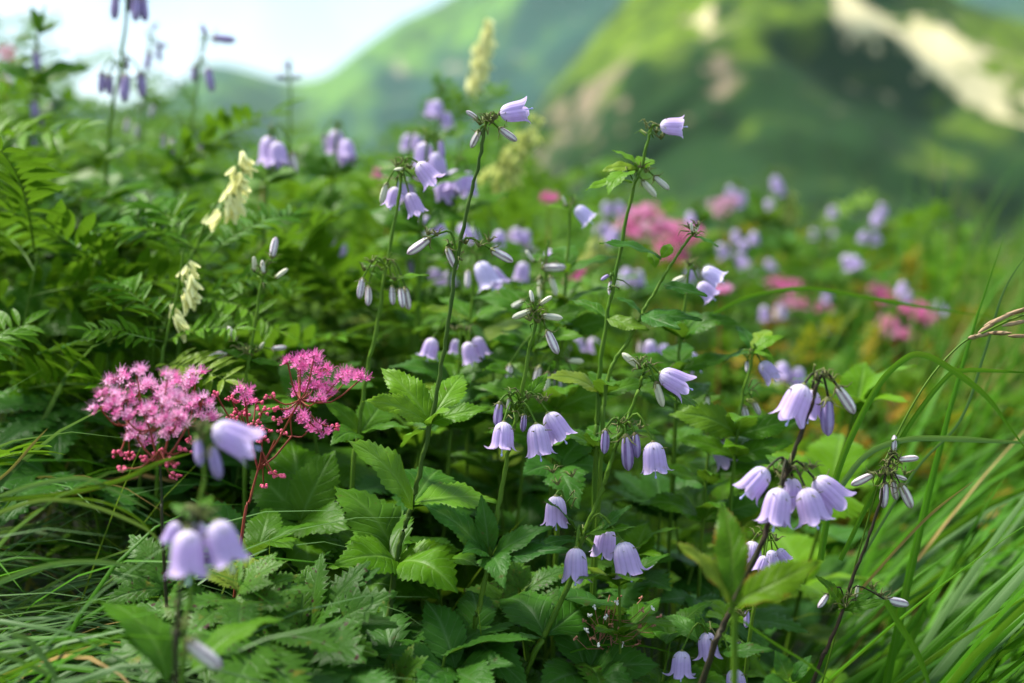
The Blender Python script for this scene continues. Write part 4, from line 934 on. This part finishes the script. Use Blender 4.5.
vetch('yellow vetch with a short spike of few cream flowers above the pink dome', 0.92,
    [(184, 248), (180, 275), (176, 300), (166, 340), (160, 400)], [(188, 260, 182, 292, 10, 1), (190, 268, 186, 286, 5, 1), (172, 302, 172, 318, 4, 1)],
    fronds=[(168, 330, 110, 285, 0.03), (166, 340, 235, 330, -0.02), (162, 352, 90, 330, -0.02), (160, 370, 225, 380, -0.04)], mark='the short cream vetch spike')
vetch('blurred yellow vetch spike standing up against the far mountain', 1.45,
    [(486, 18), (480, 45), (470, 85), (462, 130), (456, 190)], [(486, 18, 470, 78, 24, 1), (486, 26, 474, 70, 14, 1)], L=18, fronds=[(466, 130, 440, 80, 0.03), (466, 130, 500, 90, 0.03)], mark='the yellow spike against the mountain')
vetch('blurred yellow-green vetch drooping behind the topmost lilac bell', 1.35,
    [(505, 120), (500, 150), (492, 190), (488, 240)], [(536, 112, 520, 160, 12, 0), (520, 130, 498, 185, 14, 0), (508, 140, 490, 170, 8, 0), (530, 130, 515, 170, 6, 0)], mat='yellow_green', L=15)
vetch('far yellow vetch spike on the ridge edge beside pale bells', 2.3, [(790, 190), (788, 230)], [(790, 192, 786, 215, 14, 0), (793, 198, 790, 210, 6, 0)], mat='yellow_green', L=14)
vetch('far yellow vetch under the brightest pink flower', 1.9, [(937, 318), (936, 350)], [(938, 318, 934, 336, 10, 0)], mat='yellow', L=13)
vetch('blurred yellow flowers between the two tall slender stems', 1.4, [(596, 232), (592, 280)], [(600, 234, 586, 256, 12, 0), (606, 238, 598, 250, 5, 0)], mat='yellow_green', L=14)

# ------------------------------------------------------------------ grass
def blade(mb, base, vec, L, w, droop, mat, seg_n=8, twist=0.3, r=rnd):
    """arching blade: starts along vec, falls with droop"""
    p = base.copy(); v = vec.normalized(); side = v.cross(Vector((0, 0, 1)))
    if side.length < 0.05: side = Vector((1, 0, 0))
    side.normalize(); a = r.uniform(-twist, twist) * 3
    side = (side * math.cos(a) + v.cross(side) * math.sin(a)).normalized()
    rows, uvs = [], []
    for i in range(seg_n + 1):
        t = i / seg_n; h = w * min(1, (1 - t) * 2.2 + 0.02) * (0.6 + 0.4 * min(1, t * 4)) * 0.5
        s = (side - v * side.dot(v)).normalized(); up = v.cross(s) * h * 0.5
        rows.append([p - s * h + up, p.copy(), p + s * h + up]); uvs.append([(0, t), (.5, t), (1, t), (1, t)])
        v = (v + Vector((0, 0, -droop * (0.25 + 1.5 * t) / seg_n))).normalized(); p = p + v * (L / seg_n)
    mb.grid(rows, uvs, mat)
def grass_stuff(name, label, n, sample, mats):
    mb = MB(); r = random.Random(hash(label) % 1000 if False else len(label))
    for _ in range(n):
        b, vec, L, w, dr = sample(r); m_ = r.choices([k for k, _ in mats], [q for _, q in mats])[0]
        blade(mb, b, vec, L, w, dr, m_, r=r)
    o = bpy.data.objects.new(name, mb.build(name)); col.objects.link(o); o['kind'] = 'stuff'; o['label'] = label; o['category'] = 'grass'
def s_right(r):
    d = r.uniform(0.76, 1.5) if r.random() < .6 else r.uniform(.76, .95); px = r.triangular(690, 1330, 1060) - 60 / d
    if px < 760 and r.random() < 0.55: px += 130
    x = (px - 512) / FPX * d; b = Vector((x, d, ground(x, d)))
    vec = Vector((r.gauss(0.95, 0.26), r.gauss(0.0, 0.25), 1.0)); return b, vec, r.uniform(0.26, 0.50), r.uniform(0.0030, 0.0088), r.uniform(0.3, 1.5)
grass_stuff('grass', 'dense long green grass leaning over at the right of the flowers', 1150, s_right, [('grass', 14), ('grass_blue', 2), ('grass_dry', 0.35)])
def s_wide(r):
    d = r.uniform(0.75, 0.92); px = r.triangular(740, 1260, 980); x = (px - 512) / FPX * d; b = Vector((x, d, ground(x, d)))
    vec = Vector((max(.45, r.gauss(0.95, 0.35)), r.gauss(0.0, 0.2), 1.0)); return b, vec, r.uniform(0.24, 0.42), r.uniform(0.0032, 0.0060), r.uniform(0.8, 2.4)
grass_stuff('grass', 'broad arching grass blades among the long grass at the right', 340, s_wide, [('grass', 14), ('grass_blue', 2), ('grass_dry', 0.3)])
def s_left(r):
    d = r.uniform(0.60, 1.0); px = r.uniform(-420, -10); x = (px - 512) / FPX * d; b = Vector((x, d, ground(x, d) + 0.04))
    vec = Vector((r.gauss(0.95, 0.35), r.gauss(-0.05, 0.3), 0.9)); return b, vec, r.uniform(0.2, 0.31), r.uniform(0.0024, 0.0046), r.uniform(1.0, 2.1)
grass_stuff('grass', 'thin bluish sedge blades arching in from the lower left side', 300, s_left, [('grass_blue', 9), ('grass', 4), ('grass_dry', 0.5)])
def s_back(r):
    d = r.uniform(1.4, 4.2); px = r.triangular(640, 1250, 1080); x = (px - 512) / FPX * d; b = Vector((x, d, ground(x, d)))
    vec = Vector((r.gauss(0.55, 0.3), r.gauss(0, 0.3), 1.0)); return b, vec, r.uniform(0.22, 0.42) * (1.45 if px > 830 and d < 2.8 and r.random() < .25 else 1), r.uniform(0.003, 0.006), r.uniform(0.4, 1.5)
grass_stuff('grass', 'blurred yellow-green grass slope behind on the right', 3800, s_back, [('grass', 12), ('grass_dry', 1.2), ('leaf_yel', 3)])
def s_back2(r):
    d = r.uniform(1.5, 3.3); px = r.triangular(800, 1300, 1080); x = (px - 512) / FPX * d; b = Vector((x, d, ground(x, d)))
    vec = Vector((r.gauss(0.7, 0.3), r.gauss(0, 0.3), 1.0)); return b, vec, r.uniform(0.26, 0.50), r.uniform(0.002, 0.004), r.uniform(0.4, 1.3)
grass_stuff('grass', 'fine pale yellow-green grass rising at the right edge in front of the mountain foot', 2200, s_back2, [('straw_green', 6), ('grass', 5), ('grass_dry', .8)])
def s_fill(r):
    d = r.uniform(0.75, 3.6); px = r.uniform(-200, 760); x = (px - 512) / FPX * d; b = Vector((x, d, ground(x, d)))
    vec = Vector((r.gauss(0.1, 0.4), r.gauss(0, 0.4), 1.0)); return b, vec, r.uniform(0.14, 0.28), r.uniform(0.0015, 0.003), r.uniform(0.4, 1.8)
grass_stuff('grass', 'fine grass scattered between the leafy plants', 700, s_fill, [('grass', 8), ('grass_blue', 2), ('grass_dry', 1)])

def single_blade(label, d, px, w, mat, name='arching_grass', cat='grass blade', ds=None):
    pts = smooth([P(x, y, d + (ds or 0) * i) for i, (x, y) in enumerate(px)], 6); root = pts[0].copy()
    mb = MB(); rows, uvs = [], []; n = len(pts)
    for i, p in enumerate(pts):
        t = i / (n - 1); tg = (pts[min(i + 1, n - 1)] - pts[max(i - 1, 0)]).normalized(); s = tg.cross(Vector((0.1, 1, 0.25))).normalized()
        h = w * 0.5 * min(1, (1 - t) * 3 + 0.05); up = tg.cross(s) * h * 0.5
        rows.append([p - root - s * h + up, p - root, p - root + s * h + up]); uvs.append([(0, t), (.5, t), (1, t), (1, t)])
    mb.grid(rows, uvs, mat); o = bpy.data.objects.new(name, mb.build(name)); o.location = root; col.objects.link(o)
    o['label'] = label; o['category'] = cat; o['group'] = 'single grass blades standing out from the tufts'
    return o
for lab, d, px, w, mt in [
    ('broad grass blade bent over in a high arch, brown towards its tip', 0.78, [(820, 560), (838, 470), (875, 390), (905, 358), (925, 355), (950, 368), (985, 395), (1008, 425), (1030, 455)], 0.0036, 'grass'),
    ('grass blade running almost level out of the frame above the arched one', 0.80, [(840, 560), (900, 440), (945, 378), (965, 370), (1000, 371), (1050, 374)], 0.0028, 'grass'),
    ('pale grass blade lying level beneath the arched one', 0.79, [(820, 520), (860, 460), (900, 440), (950, 438), (1000, 441), (1060, 444)], 0.0036, 'grass_blue'),
    ('pale thin grass stalk slanting up to the upper right seed head', 0.82, [(860, 560), (915, 470), (960, 420), (985, 350), (1004, 290), (1030, 250)], 0.0018, 'grass_blue'),
    ('straight grass blade pointing down across the bottom right tuft', 0.74, [(886, 600), (900, 625), (918, 655), (935, 700)], 0.0034, 'grass'),
    ('orange-brown dry blade slanting through the right tuft', 0.79, [(860, 590), (900, 545), (935, 510), (975, 480)], 0.0018, 'grass_dry'),
    ('thin olive blade crossing before the dark bellflower stem foot', 0.70, [(728, 610), (770, 640), (810, 665), (840, 690)], 0.0014, 'grass'),
    ('long blurred blade lying across the pink patch behind', 1.0, [(690, 330), (740, 300), (800, 288), (860, 296), (930, 308), (1000, 318)], 0.0030, 'grass'),
    ('yellow-brown blade pointing at the full pink dome from the left', 0.70, [(-20, 500), (60, 494), (120, 480), (160, 462), (195, 452)], 0.0026, 'leaf_yel'),
    ('pale blade sweeping level under the full pink dome', 0.70, [(-20, 505), (30, 486), (80, 478), (110, 488), (150, 510)], 0.0026, 'grass_blue'),
    ('long sedge blade arching from the left edge to the blurred bells', 0.69, [(-20, 520), (40, 500), (90, 505), (140, 525), (165, 545)], 0.0022, 'grass_blue'),
    ('lower sedge blade ending just left of the blurred bells', 0.68, [(-20, 590), (30, 570), (70, 562), (115, 563), (150, 572)], 0.0028, 'grass_blue'),
    ('wide pale sedge blade bent down in the bottom left corner', 0.64, [(12, 634), (30, 640), (50, 665), (70, 700)], 0.0036, 'grass_blue'),
    ('thin sedge blade running to the corner at the very bottom left', 0.66, [(-20, 648), (20, 660), (60, 680), (80, 700)], 0.0030, 'grass_blue'),
    ('slim yellow-tipped blade curling before the spotted leaf', 0.70, [(40, 500), (95, 500), (140, 520), (165, 555)], 0.0014, 'leaf_yel'),
    ('brown stiff stalk at the left edge under the fern-like leaves', 0.78, [(-15, 490), (10, 470), (32, 445), (48, 428)], 0.0016, 'grass_dry'),
    ('curved pale stalk beneath the three small bottom bells', 0.80, [(570, 652), (600, 645), (640, 645), (680, 655)], 0.0014, 'grass')]:
    single_blade(lab, d, px, w, mt)

def seed_head(label, d, pts):
    p = [P(x, y, d) for x, y in pts]; base = stem_to_ground(pts[-1][0], pts[-1][1], d, 0.0, pts[-2])
    root = thing('grass_seed_head', label, 'grass seed head', base); off = -base; r = random.Random(5)
    mb = MB(); mb.tube([q + off for q in smooth(p + [base], 5)], 0.0006, 'stem', n=5); part('stem', mb.build('stem'), root, rootloc=base)
    for x0, y0, x1, y1 in [(978, 333, 996, 322), (984, 326, 1006, 316), (990, 324, 1014, 312), (1000, 318, 1026, 308), (975, 336, 990, 334), (988, 333, 1012, 333), (1002, 326, 1030, 320), (1010, 314, 1036, 306), (968, 338, 980, 336), (1008, 336, 1030, 336)]:
        a, b = P(x0, y0, d + r.uniform(-.01, .01)), P(x1, y1, d + r.uniform(-.01, .01)); m2 = MB()
        m2.tube([a + off, a.lerp(b, .3) + off, a.lerp(b, .7) + off, b + off], [0.0004, 0.0013, 0.0012, 0.0002], 'seed', n=6)
        for _ in range(3):
            q = a.lerp(b, r.uniform(.2, .8)); m2.tube([q + off, q + off + (b - a) * .35 + Vector((0, 0, r.uniform(-.002, .002)))], [0.0006, 0.0001], 'seed', n=4)
        part('spikelet', m2.build('spikelet'), root, rootloc=base)
seed_head('brown feathery grass seed head entering at the right edge', 0.80, [(1034, 312), (1010, 320), (985, 332), (960, 345), (925, 385), (890, 450), (868, 520)])
def sprig(label, d):
    base = stem_to_ground(600, 670, d); root = thing('rusty_sprig', label, 'dry flower sprig', base); off = -base; r = random.Random(8)
    k = MB(); st = [P(612, 655, d), P(600, 640, d), P(606, 610, d), P(610, 595, d)]
    k.tube([q + off for q in smooth([base] + st, 4)], 0.0004, 'rust', n=4); fl = []
    for i in range(34):
        a = P(r.uniform(600, 612), r.uniform(612, 650), d); b = P(r.uniform(575, 662), r.uniform(594, 646), d + r.uniform(-.03, .03))
        k.tube([a + off, a.lerp(b, .6) + off + Vector((0, 0, -.004)), b + off], 0.00022, 'rust', n=3); fl.append(b)
    part('stalks', k.build('stalks'), root, rootloc=base)
    for i, b in enumerate(fl):
        m2 = MB(); mt = 'white' if i % 4 == 0 else 'rust'
        for _ in range(4):
            v = Vector((r.uniform(-1, 1), r.uniform(-1, 1), r.uniform(-1, 1))).normalized() * 0.0022
            m2.tube([b + off, b + v * .6 + off, b + v + off], [0.0003, 0.0007, 0.0001], mt, n=4)
        part('floret', m2.build('floret'), root, rootloc=base)
sprig('airy rust-coloured sprig with tiny dry florets below the four lower bells', 0.80)

# ------------------------------------------------------------------ broad leaved plants placed by hand
def leafy(label, d, base_px, leaves, mk='leaf', meshes=None, name='broad_leaved_plant', cat='leafy plant', stem_mat='stem', mark=None):
    """leaves: (bx,by,tx,ty,depth to tip,variant,roll)"""
    base = stem_to_ground(base_px[0], base_px[1], d); root = thing(name, label, cat, base); r = random.Random(int(base_px[0] * 3))
    if mark: MARKS.append((mark, base_px[0], base_px[1], d))
    off = -base; mb = MB(); top = P(base_px[0], base_px[1], d)
    mb.tube([q + off for q in smooth([base, (base + top) / 2 + Vector((r.uniform(-.01, .01), 0, 0)), top], 4)], [0.0016] * 9, stem_mat, n=6)
    for lf in leaves:
        p0 = P(lf[0], lf[1], d); 
        if (p0 - top).length > 0.004: mb.tube([top + off, (top + p0) / 2 + off + Vector((0, 0, -.004)), p0 + off], 0.0009, stem_mat, n=5)
    part('stem', mb.build('stem'), root, rootloc=base)
    for lf in leaves:
        p0 = P(lf[0], lf[1], d); p1 = P(lf[2], lf[3], d + (lf[4] if len(lf) > 4 else 0)); k = lf[5] if len(lf) > 5 else r.randrange(4)
        me = (meshes[k % len(meshes)] if meshes else LEAVES[mk][k]); part('leaf', me, root, frame(p0, p1, up=Vector((0, -0.6, 1)), roll=lf[6] if len(lf) > 6 else r.uniform(-.3, .3)))
    return root
leafy('broad yellowing leaves with reddish edges, out of focus before the dark bellflower stem', 0.65, (735, 612),
    [(730, 602, 672, 540, 0.0, 0, 0.4), (731, 598, 721, 500, 0.02, 2, -0.2), (734, 604, 822, 560, 0.0, 0, 0.2), (735, 608, 782, 600, -0.01, 1, -.3)], mk='leaf_yel', mark='the broad yellowing leaves')
leafy('lobed leaf plant with dark purple spots in the bottom left half', 0.76, (305, 640),
    [(310, 632, 400, 590, -.02, 0), (300, 628, 262, 568, .02, 1), (302, 640, 372, 675, -.06, 2), (298, 636, 235, 640, -.03, 3), (305, 650, 300, 700, -.05, 0)], meshes=LOBED, name='spotted_leaved_plant', mark='the purple spotted leaves')
leafy('jagged lobed leaves with purple flecks left of the plump blurred bells', 0.75, (165, 590), [(165, 588, 128, 532, 0.02, 0), (165, 592, 145, 566, .02, 1), (168, 595, 190, 630, -.03, 2)], meshes=LOBED, name='spotted_leaved_plant')
leafy('jagged spotted leaves right of the plump blurred bells', 0.74, (240, 600), [(238, 592, 290, 560, 0.0, 1), (240, 596, 300, 606, -.02, 0), (238, 590, 250, 548, .03, 3), (242, 600, 240, 650, -.05, 2)], meshes=LOBED, name='spotted_leaved_plant')
leafy('purple-flecked jagged leaves behind the blue-green whorl at the bottom centre', 0.86, (520, 600), [(520, 590, 492, 560, 0, 0), (522, 596, 575, 640, -.04, 1), (520, 600, 590, 575, .02, 2), (518, 604, 480, 650, -.04, 3)], meshes=LOBED, name='spotted_leaved_plant')
leafy('single grey-green leaf with brown blotches poking up at the bottom centre', 0.74, (400, 690), [(395, 690, 430, 655, -.01, 2), (405, 692, 375, 668, 0, 1)], meshes=[LOBED[1], LOBED[2]], name='spotted_leaved_plant')
leafy('dark smooth leaves rising between the pink stems and the central whorl', 0.88, (300, 520), [(300, 520, 250, 470, .02, 3), (300, 520, 335, 450, .02, 3), (302, 520, 290, 440, .05, 3), (300, 524, 350, 530, -.04, 3), (298, 524, 250, 540, -.03, 3), (300, 530, 310, 580, -.06, 3)], mark='the dark leaves by the pink flowers')
leafy('blue-green toothed leaves bottom centre, the largest one lying flat', 0.76, (455, 680), [(450, 670, 375, 655, 0, 0), (455, 668, 425, 600, .03, 1), (458, 668, 515, 665, -.03, 0), (458, 676, 500, 700, -.05, 1), (450, 676, 420, 700, -.05, 1)], mk='leaf_blue', mark='the flat blue-green toothed leaves')
leafy('blue-green toothed leaves in the bottom between the two leaning stems', 0.80, (590, 680), [(585, 670, 545, 610, .03, 1), (590, 668, 600, 620, .03, 1), (590, 672, 660, 665, -.02, 3), (588, 676, 540, 690, -.04, 3), (592, 676, 640, 700, -.05, 1)], mk='leaf_blue')
leafy('dark toothed leaves behind the four lower bells', 0.92, (610, 560), [(610, 556, 570, 520, .02, 3), (612, 556, 650, 520, .02, 3), (612, 560, 675, 560, -.02, 1), (610, 562, 640, 610, -.05, 3), (608, 562, 570, 600, -.05, 1), (611, 552, 612, 500, .05, 3)], mark='the dark leaves behind the four bells')
leafy('toothed grey-green leaves right below the three middle bells', 0.90, (560, 470), [(560, 466, 596, 430, .02, 3), (562, 468, 612, 470, -.01, 3), (558, 468, 522, 476, -.03, 3), (560, 470, 580, 510, -.05, 1), (560, 462, 545, 430, .04, 3)], mk='leaf_blue')
leafy('big shaded leaves under the central lit whorl', 0.87, (370, 560), [(370, 556, 320, 520, .02, 3), (372, 556, 375, 500, .04, 3), (374, 560, 440, 600, -.04, 3), (368, 562, 330, 600, -.05, 3), (370, 566, 380, 640, -.08, 3)])
leafy('small pale leaf pair at the bottom right under the budded stem', 0.74, (790, 684), [(788, 680, 775, 650, 0, 3), (792, 682, 812, 655, 0, 1), (790, 684, 760, 700, -.02, 3)], mk='leaf_blue')
leafy('drooping smooth leaves in shade along the left middle edge', 1.05, (40, 330), [(40, 320, -10, 290, 0, 3), (42, 318, 90, 290, .02, 3), (42, 322, 100, 340, -.03, 1), (38, 326, 0, 360, -.03, 1), (40, 316, 46, 262, .05, 3)])
for i, (px, py, d) in enumerate([(45, 215, 1.25), (95, 190, 1.35), (150, 210, 1.3), (20, 150, 1.5)]):
    leafy(['smooth pointed leaves glinting beside the tallest bellflower', 'broad pointed leaves tucked behind the tallest bellflower', 'smooth leaves spreading between the tallest bellflower and the yellow vetch', 'smooth pointed leaves at the upper left edge'][i], d, (px, py + 30),
        [(px, py + 20, px - 50, py + 5, 0.0, 3), (px, py + 20, px + 50, py + 2, 0.02, 3), (px, py + 18, px - 30, py - 15, .05, 3), (px, py + 22, px + 40, py + 45, -.05, 3), (px, py + 24, px - 36, py + 50, -.05, 3), (px, py + 18, px + 20, py - 20, .05, 3)], mk=['leaf_blue', 'leaf'][i % 2])

# ------------------------------------------------------------------ the plants between: prototypes, then copies
def proto_herb(h, n_wh, L, mk, seed, merged=False, lv=(0, 1, 3, 7)):
    root = bpy.data.objects.new('broad_leaved_plant', None); r = random.Random(seed); col.objects.link(root)
    mb = MB(); top = Vector((r.uniform(-.03, .03), r.uniform(-.03, .03), h)); sp = smooth([Vector((0, 0, -0.01)), top * .5 + Vector((.008, 0, 0)), top], 5)
    mb.tube(sp, [0.0022 - 0.0012 * i / 10 for i in range(len(sp))], 'stem', n=5); fol = MB(); lf = []
    for k in range(n_wh):
        t = 0.28 + 0.72 * k / max(1, n_wh - 1); i = t * (len(sp) - 1); j = min(int(i), len(sp) - 2); p = sp[j].lerp(sp[j + 1], i - j); a0 = r.uniform(0, 6.28)
        for q in range(4 if k < n_wh - 1 else 5):
            a = a0 + q * (1.57 if k < n_wh - 1 else 1.256) + r.uniform(-.25, .25); ll = L * (1.1 - 0.45 * t) * r.uniform(.8, 1.15); el = r.uniform(-0.15, 0.45) + 0.35 * (k == n_wh - 1)
            lf.append(frame(p, p + Vector((math.cos(a) * math.cos(el), math.sin(a) * math.cos(el), math.sin(el))) * ll, roll=r.uniform(-.35, .35)))
    me = mb.build('stem')
    if merged:
        for X in lf:
            kk = r.choice((0, 1, 3, 4)); serrate_leaf(fol, X, (0.2, .24, .17, .3, .22)[kk], 9, mk, arch=.13, fold=.3, seed=r.randrange(99))
        link(bpy.data.objects.new('stem', me), root); link(bpy.data.objects.new('foliage', fol.build('foliage')), root)
    else:
        link(bpy.data.objects.new('stem', me), root)
        for X in lf:
            o = bpy.data.objects.new('leaf', LEAVES[mk][r.choice(lv)]); link(o, root); o.matrix_local = X
    return root
def proto_pinnate(h, n, L, seed, merged=False, mat='pinnate'):
    root = bpy.data.objects.new('feathery_leaved_plant', None); r = random.Random(seed); col.objects.link(root)
    mb = MB(); top = Vector((r.uniform(-.05, .05), r.uniform(-.05, .05), h)); sp = smooth([Vector((0, 0, -0.01)), top * .5 + Vector((.012, 0, 0)), top], 5)
    mb.tube(sp, [0.0018 - 0.0009 * i / 10 for i in range(len(sp))], 'stem', n=5); lf = []
    for k in range(n):
        t = 0.30 + 0.70 * k / (n - 1); i = t * (len(sp) - 1); j = min(int(i), len(sp) - 2); p = sp[j].lerp(sp[j + 1], i - j); a = k * 2.4 + r.uniform(-.4, .4); el = r.uniform(-.1, .55) + .3 * (k == n - 1)
        lf.append(frame(p, p + Vector((math.cos(a) * math.cos(el), math.sin(a) * math.cos(el), math.sin(el))) * L * r.uniform(.75, 1.1), roll=r.uniform(-.5, .5)))
    link(bpy.data.objects.new('stem', mb.build('stem')), root)
    if merged:
        fol = MB()
        for i, X in enumerate(lf): frond_geo(fol, X, pairs=12, seed=i + seed, arch=.14, mat=mat, n=3, L=0.27, w=0.14)
        link(bpy.data.objects.new('foliage', fol.build('foliage')), root)
    else:
        for X in lf:
            o = bpy.data.objects.new('frond', r.choice(FRONDS)); link(o, root); o.matrix_local = X
    return root
def proto_lobed(seed, meshes):
    root = bpy.data.objects.new('lobed_leaved_plant', None); r = random.Random(seed); col.objects.link(root); mb = MB(); X = []
    for k in range(6):
        a = k * 1.05 + r.uniform(-.3, .3); h = r.uniform(.10, .22); p = Vector((math.cos(a) * .04, math.sin(a) * .04, h)); q = p + Vector((math.cos(a), math.sin(a), r.uniform(-.4, .3))).normalized() * r.uniform(.06, .09)
        mb.tube(smooth([Vector((0, 0, 0)), p * .6 + Vector((0, 0, .02)), p], 3), 0.0011, 'stem', n=5); X.append(frame(p, q, roll=r.uniform(-.3, .3)))
    link(bpy.data.objects.new('stalks', mb.build('stalks')), root)
    for x in X:
        o = bpy.data.objects.new('leaf', r.choice(meshes)); link(o, root); o.matrix_local = x
    return root
PH = [proto_herb(.25, 4, .085, 'leaf', 1), proto_herb(.29, 5, .075, 'leaf', 2), proto_herb(.22, 4, .095, 'leaf_blue', 3), proto_herb(.27, 4, .08, 'leaf_lit', 4)]
PP = [proto_pinnate(.27, 9, .15, 5), proto_pinnate(.24, 8, .17, 6), proto_pinnate(.30, 10, .14, 7)]
PL = [proto_lobed(8, LOBED), proto_lobed(9, LOBED_G), proto_lobed(10, LOBED_G)]
PHm = [proto_herb(.27, 5, .085, 'leaf', 11, True), proto_herb(.25, 4, .09, 'leaf_lit', 12, True), proto_herb(.30, 5, .08, 'leaf_blue', 13, True)]
PPm = [proto_pinnate(.27, 9, .155, 14, True), proto_pinnate(.30, 10, .145, 15, True)]
PAm = [proto_pinnate(.25, 8, .12, 16, True, 'autumn'), proto_herb(.25, 4, .08, 'leaf_yel', 17, True)]
PROTOS = PH + PP + PL + PHm + PPm + PAm
RELS = ['just behind', 'close beside', 'a little in front of', 'in the shade under', 'well behind', 'crowding the foot of']
used_labels = set()
LOOK = {'broad_leaved_plant': 'leafy toothed herb', 'feathery_leaved_plant': 'feathery green plant', 'lobed_leaved_plant': 'jagged lobed plant', 'turning': 'yellow-tinged plant'}
def label_for(kind, px, py, d, size):
    for m in sorted(MARKS, key=lambda m: math.hypot(m[1] - px, (m[2] - py) * 0.5) + 150 * abs(m[3] - d)):
        rel = 'in front and' if d < m[3] - 0.04 else ('behind and' if d > m[3] + 0.05 else 'close by,')
        side = 'left of' if px < m[1] else 'right of'
        for lb in (f'{LOOK[kind]} {rel} {side} {m[0]}', f'{size} {LOOK[kind]} {rel} {side} {m[0]}'):
            if lb not in used_labels and len(lb.split()) <= 16:
                used_labels.add(lb); return lb
    return LOOK[kind]
def scatter(n, d0, d1, px0, px1, protos, kind, group, seed, sc0=.85, sc1=1.15, mind=0.06, reject=None, taken=[]):
    r = random.Random(seed); k = 0; tries = 0
    while k < n and tries < n * 40:
        tries += 1
        d = r.uniform(d0, d1); px = r.uniform(px0, px1); x = (px - 512) / FPX * d
        if (px < 190 and d < .87) or (reject and reject(px, d)): continue
        if any((x - a) ** 2 + (d - b) ** 2 < mind ** 2 for a, b in taken): continue
        taken.append((x, d)); z = ground(x, d)
        c = copy_tree(r.choice(protos)); s = r.uniform(sc0, sc1) * (0.78 if d < .88 else 1) * ((0.5 if px < 730 else 0.66) if px > 570 and 1.0 < d < 2.0 and kind != 'turning' else 1) * (0.8 if kind == 'turning' and d < 2 else 1)
        c.location = (x, d, z); c.scale = (s, s, s); c.rotation_euler = (r.uniform(-.1, .1), r.uniform(-.1, .1), r.uniform(0, 6.28))
        c['label'] = label_for('turning' if kind == 'turning' else c.name.split('.')[0], px, 150 + FPX * (CAM_Z - z - .25) / d, d, 'low' if s < (sc0 + sc1) / 2 else 'tall'); c['category'] = 'leafy plant'; c['group'] = group
        k += 1
scatter(34, .74, 1.15, 200, 720, PH, 'broad_leaved_plant', 'broad leaved herbs between the bellflowers', 1, .75, 1.05, .055)
scatter(12, .70, 1.0, 80, 700, PL, 'lobed_leaved_plant', 'low lobed plants under the flowers', 2, .9, 1.2, .05)
scatter(26, .86, 1.3, -60, 430, PP, 'feathery_leaved_plant', 'feathery plants in the left half', 3, .8, 1.1, .06)
scatter(10, .95, 1.4, 380, 800, PP + PH, 'broad_leaved_plant', 'herbs behind the middle stems', 4, .8, 1.05, .07)
scatter(30, 1.3, 2.6, -80, 260, PPm + PHm, 'feathery_leaved_plant', 'plants on the upper left bank', 15, .82, 1.02, .08)
scatter(60, 1.25, 2.3, -80, 640, PPm, 'feathery_leaved_plant', 'feathery plants farther back', 5, .75, 1.02, .09)
scatter(48, 1.15, 2.3, -60, 800, PHm, 'broad_leaved_plant', 'leafy herbs farther back', 6, .85, 1.15, .09)
scatter(44, 1.5, 2.8, 640, 960, PAm + PPm, 'turning', 'tinged plants in the pink patch behind', 7, .75, 1.0, .10)
scatter(18, 1.42, 1.9, 760, 945, PAm, 'turning', 'tinged plants in the pink patch behind', 17, .85, 1.1, .05)
scatter(60, 2.2, 4.0, -100, 640, PHm + PPm, 'broad_leaved_plant', 'leafy plants on the ridge edge', 8, .9, 1.25, .14)
scatter(24, 2.2, 3.9, 640, 1000, PHm + PPm, 'broad_leaved_plant', 'leafy plants on the ridge edge at the right', 9, .7, 1.0, .14)
# the prototypes themselves leave the scene; their copies keep the meshes
for p in PROTOS:
    for ch in KIDS.get(p.name, []): bpy.data.objects.remove(ch, do_unlink=True)
    bpy.data.objects.remove(p, do_unlink=True)

# far-off ground cover that reads as one mass
def cover():
    mb = MB(); r = random.Random(77)
    for _ in range(9000):
        d = r.uniform(1.3, 7.5) ; px = r.uniform(-250, 1300); x = (px - 512) / FPX * d; z = ground(x, d) + r.uniform(0.01, .2) * min(1, 6 / d - .6 if d > 4 else 1)
        a = r.uniform(0, 6.28); p = Vector((x, d, z)); q = p + Vector((math.cos(a), math.sin(a), r.uniform(-.2, .8))).normalized() * r.uniform(.03, .07)
        simple_leaflet(mb, frame(p, q), r.uniform(.14, .24), r.choices(['pinnate', 'leaf', 'leaf_lit', 'autumn'], [5, 5, 3, .3 + .9 * (px > 640)])[0], n=2)
    o = bpy.data.objects.new('ground_cover', mb.build('ground_cover')); col.objects.link(o); o['kind'] = 'stuff'; o['label'] = 'dense mixed small leaves covering the slope behind the flowers'; o['category'] = 'ground cover'
cover()
haze()
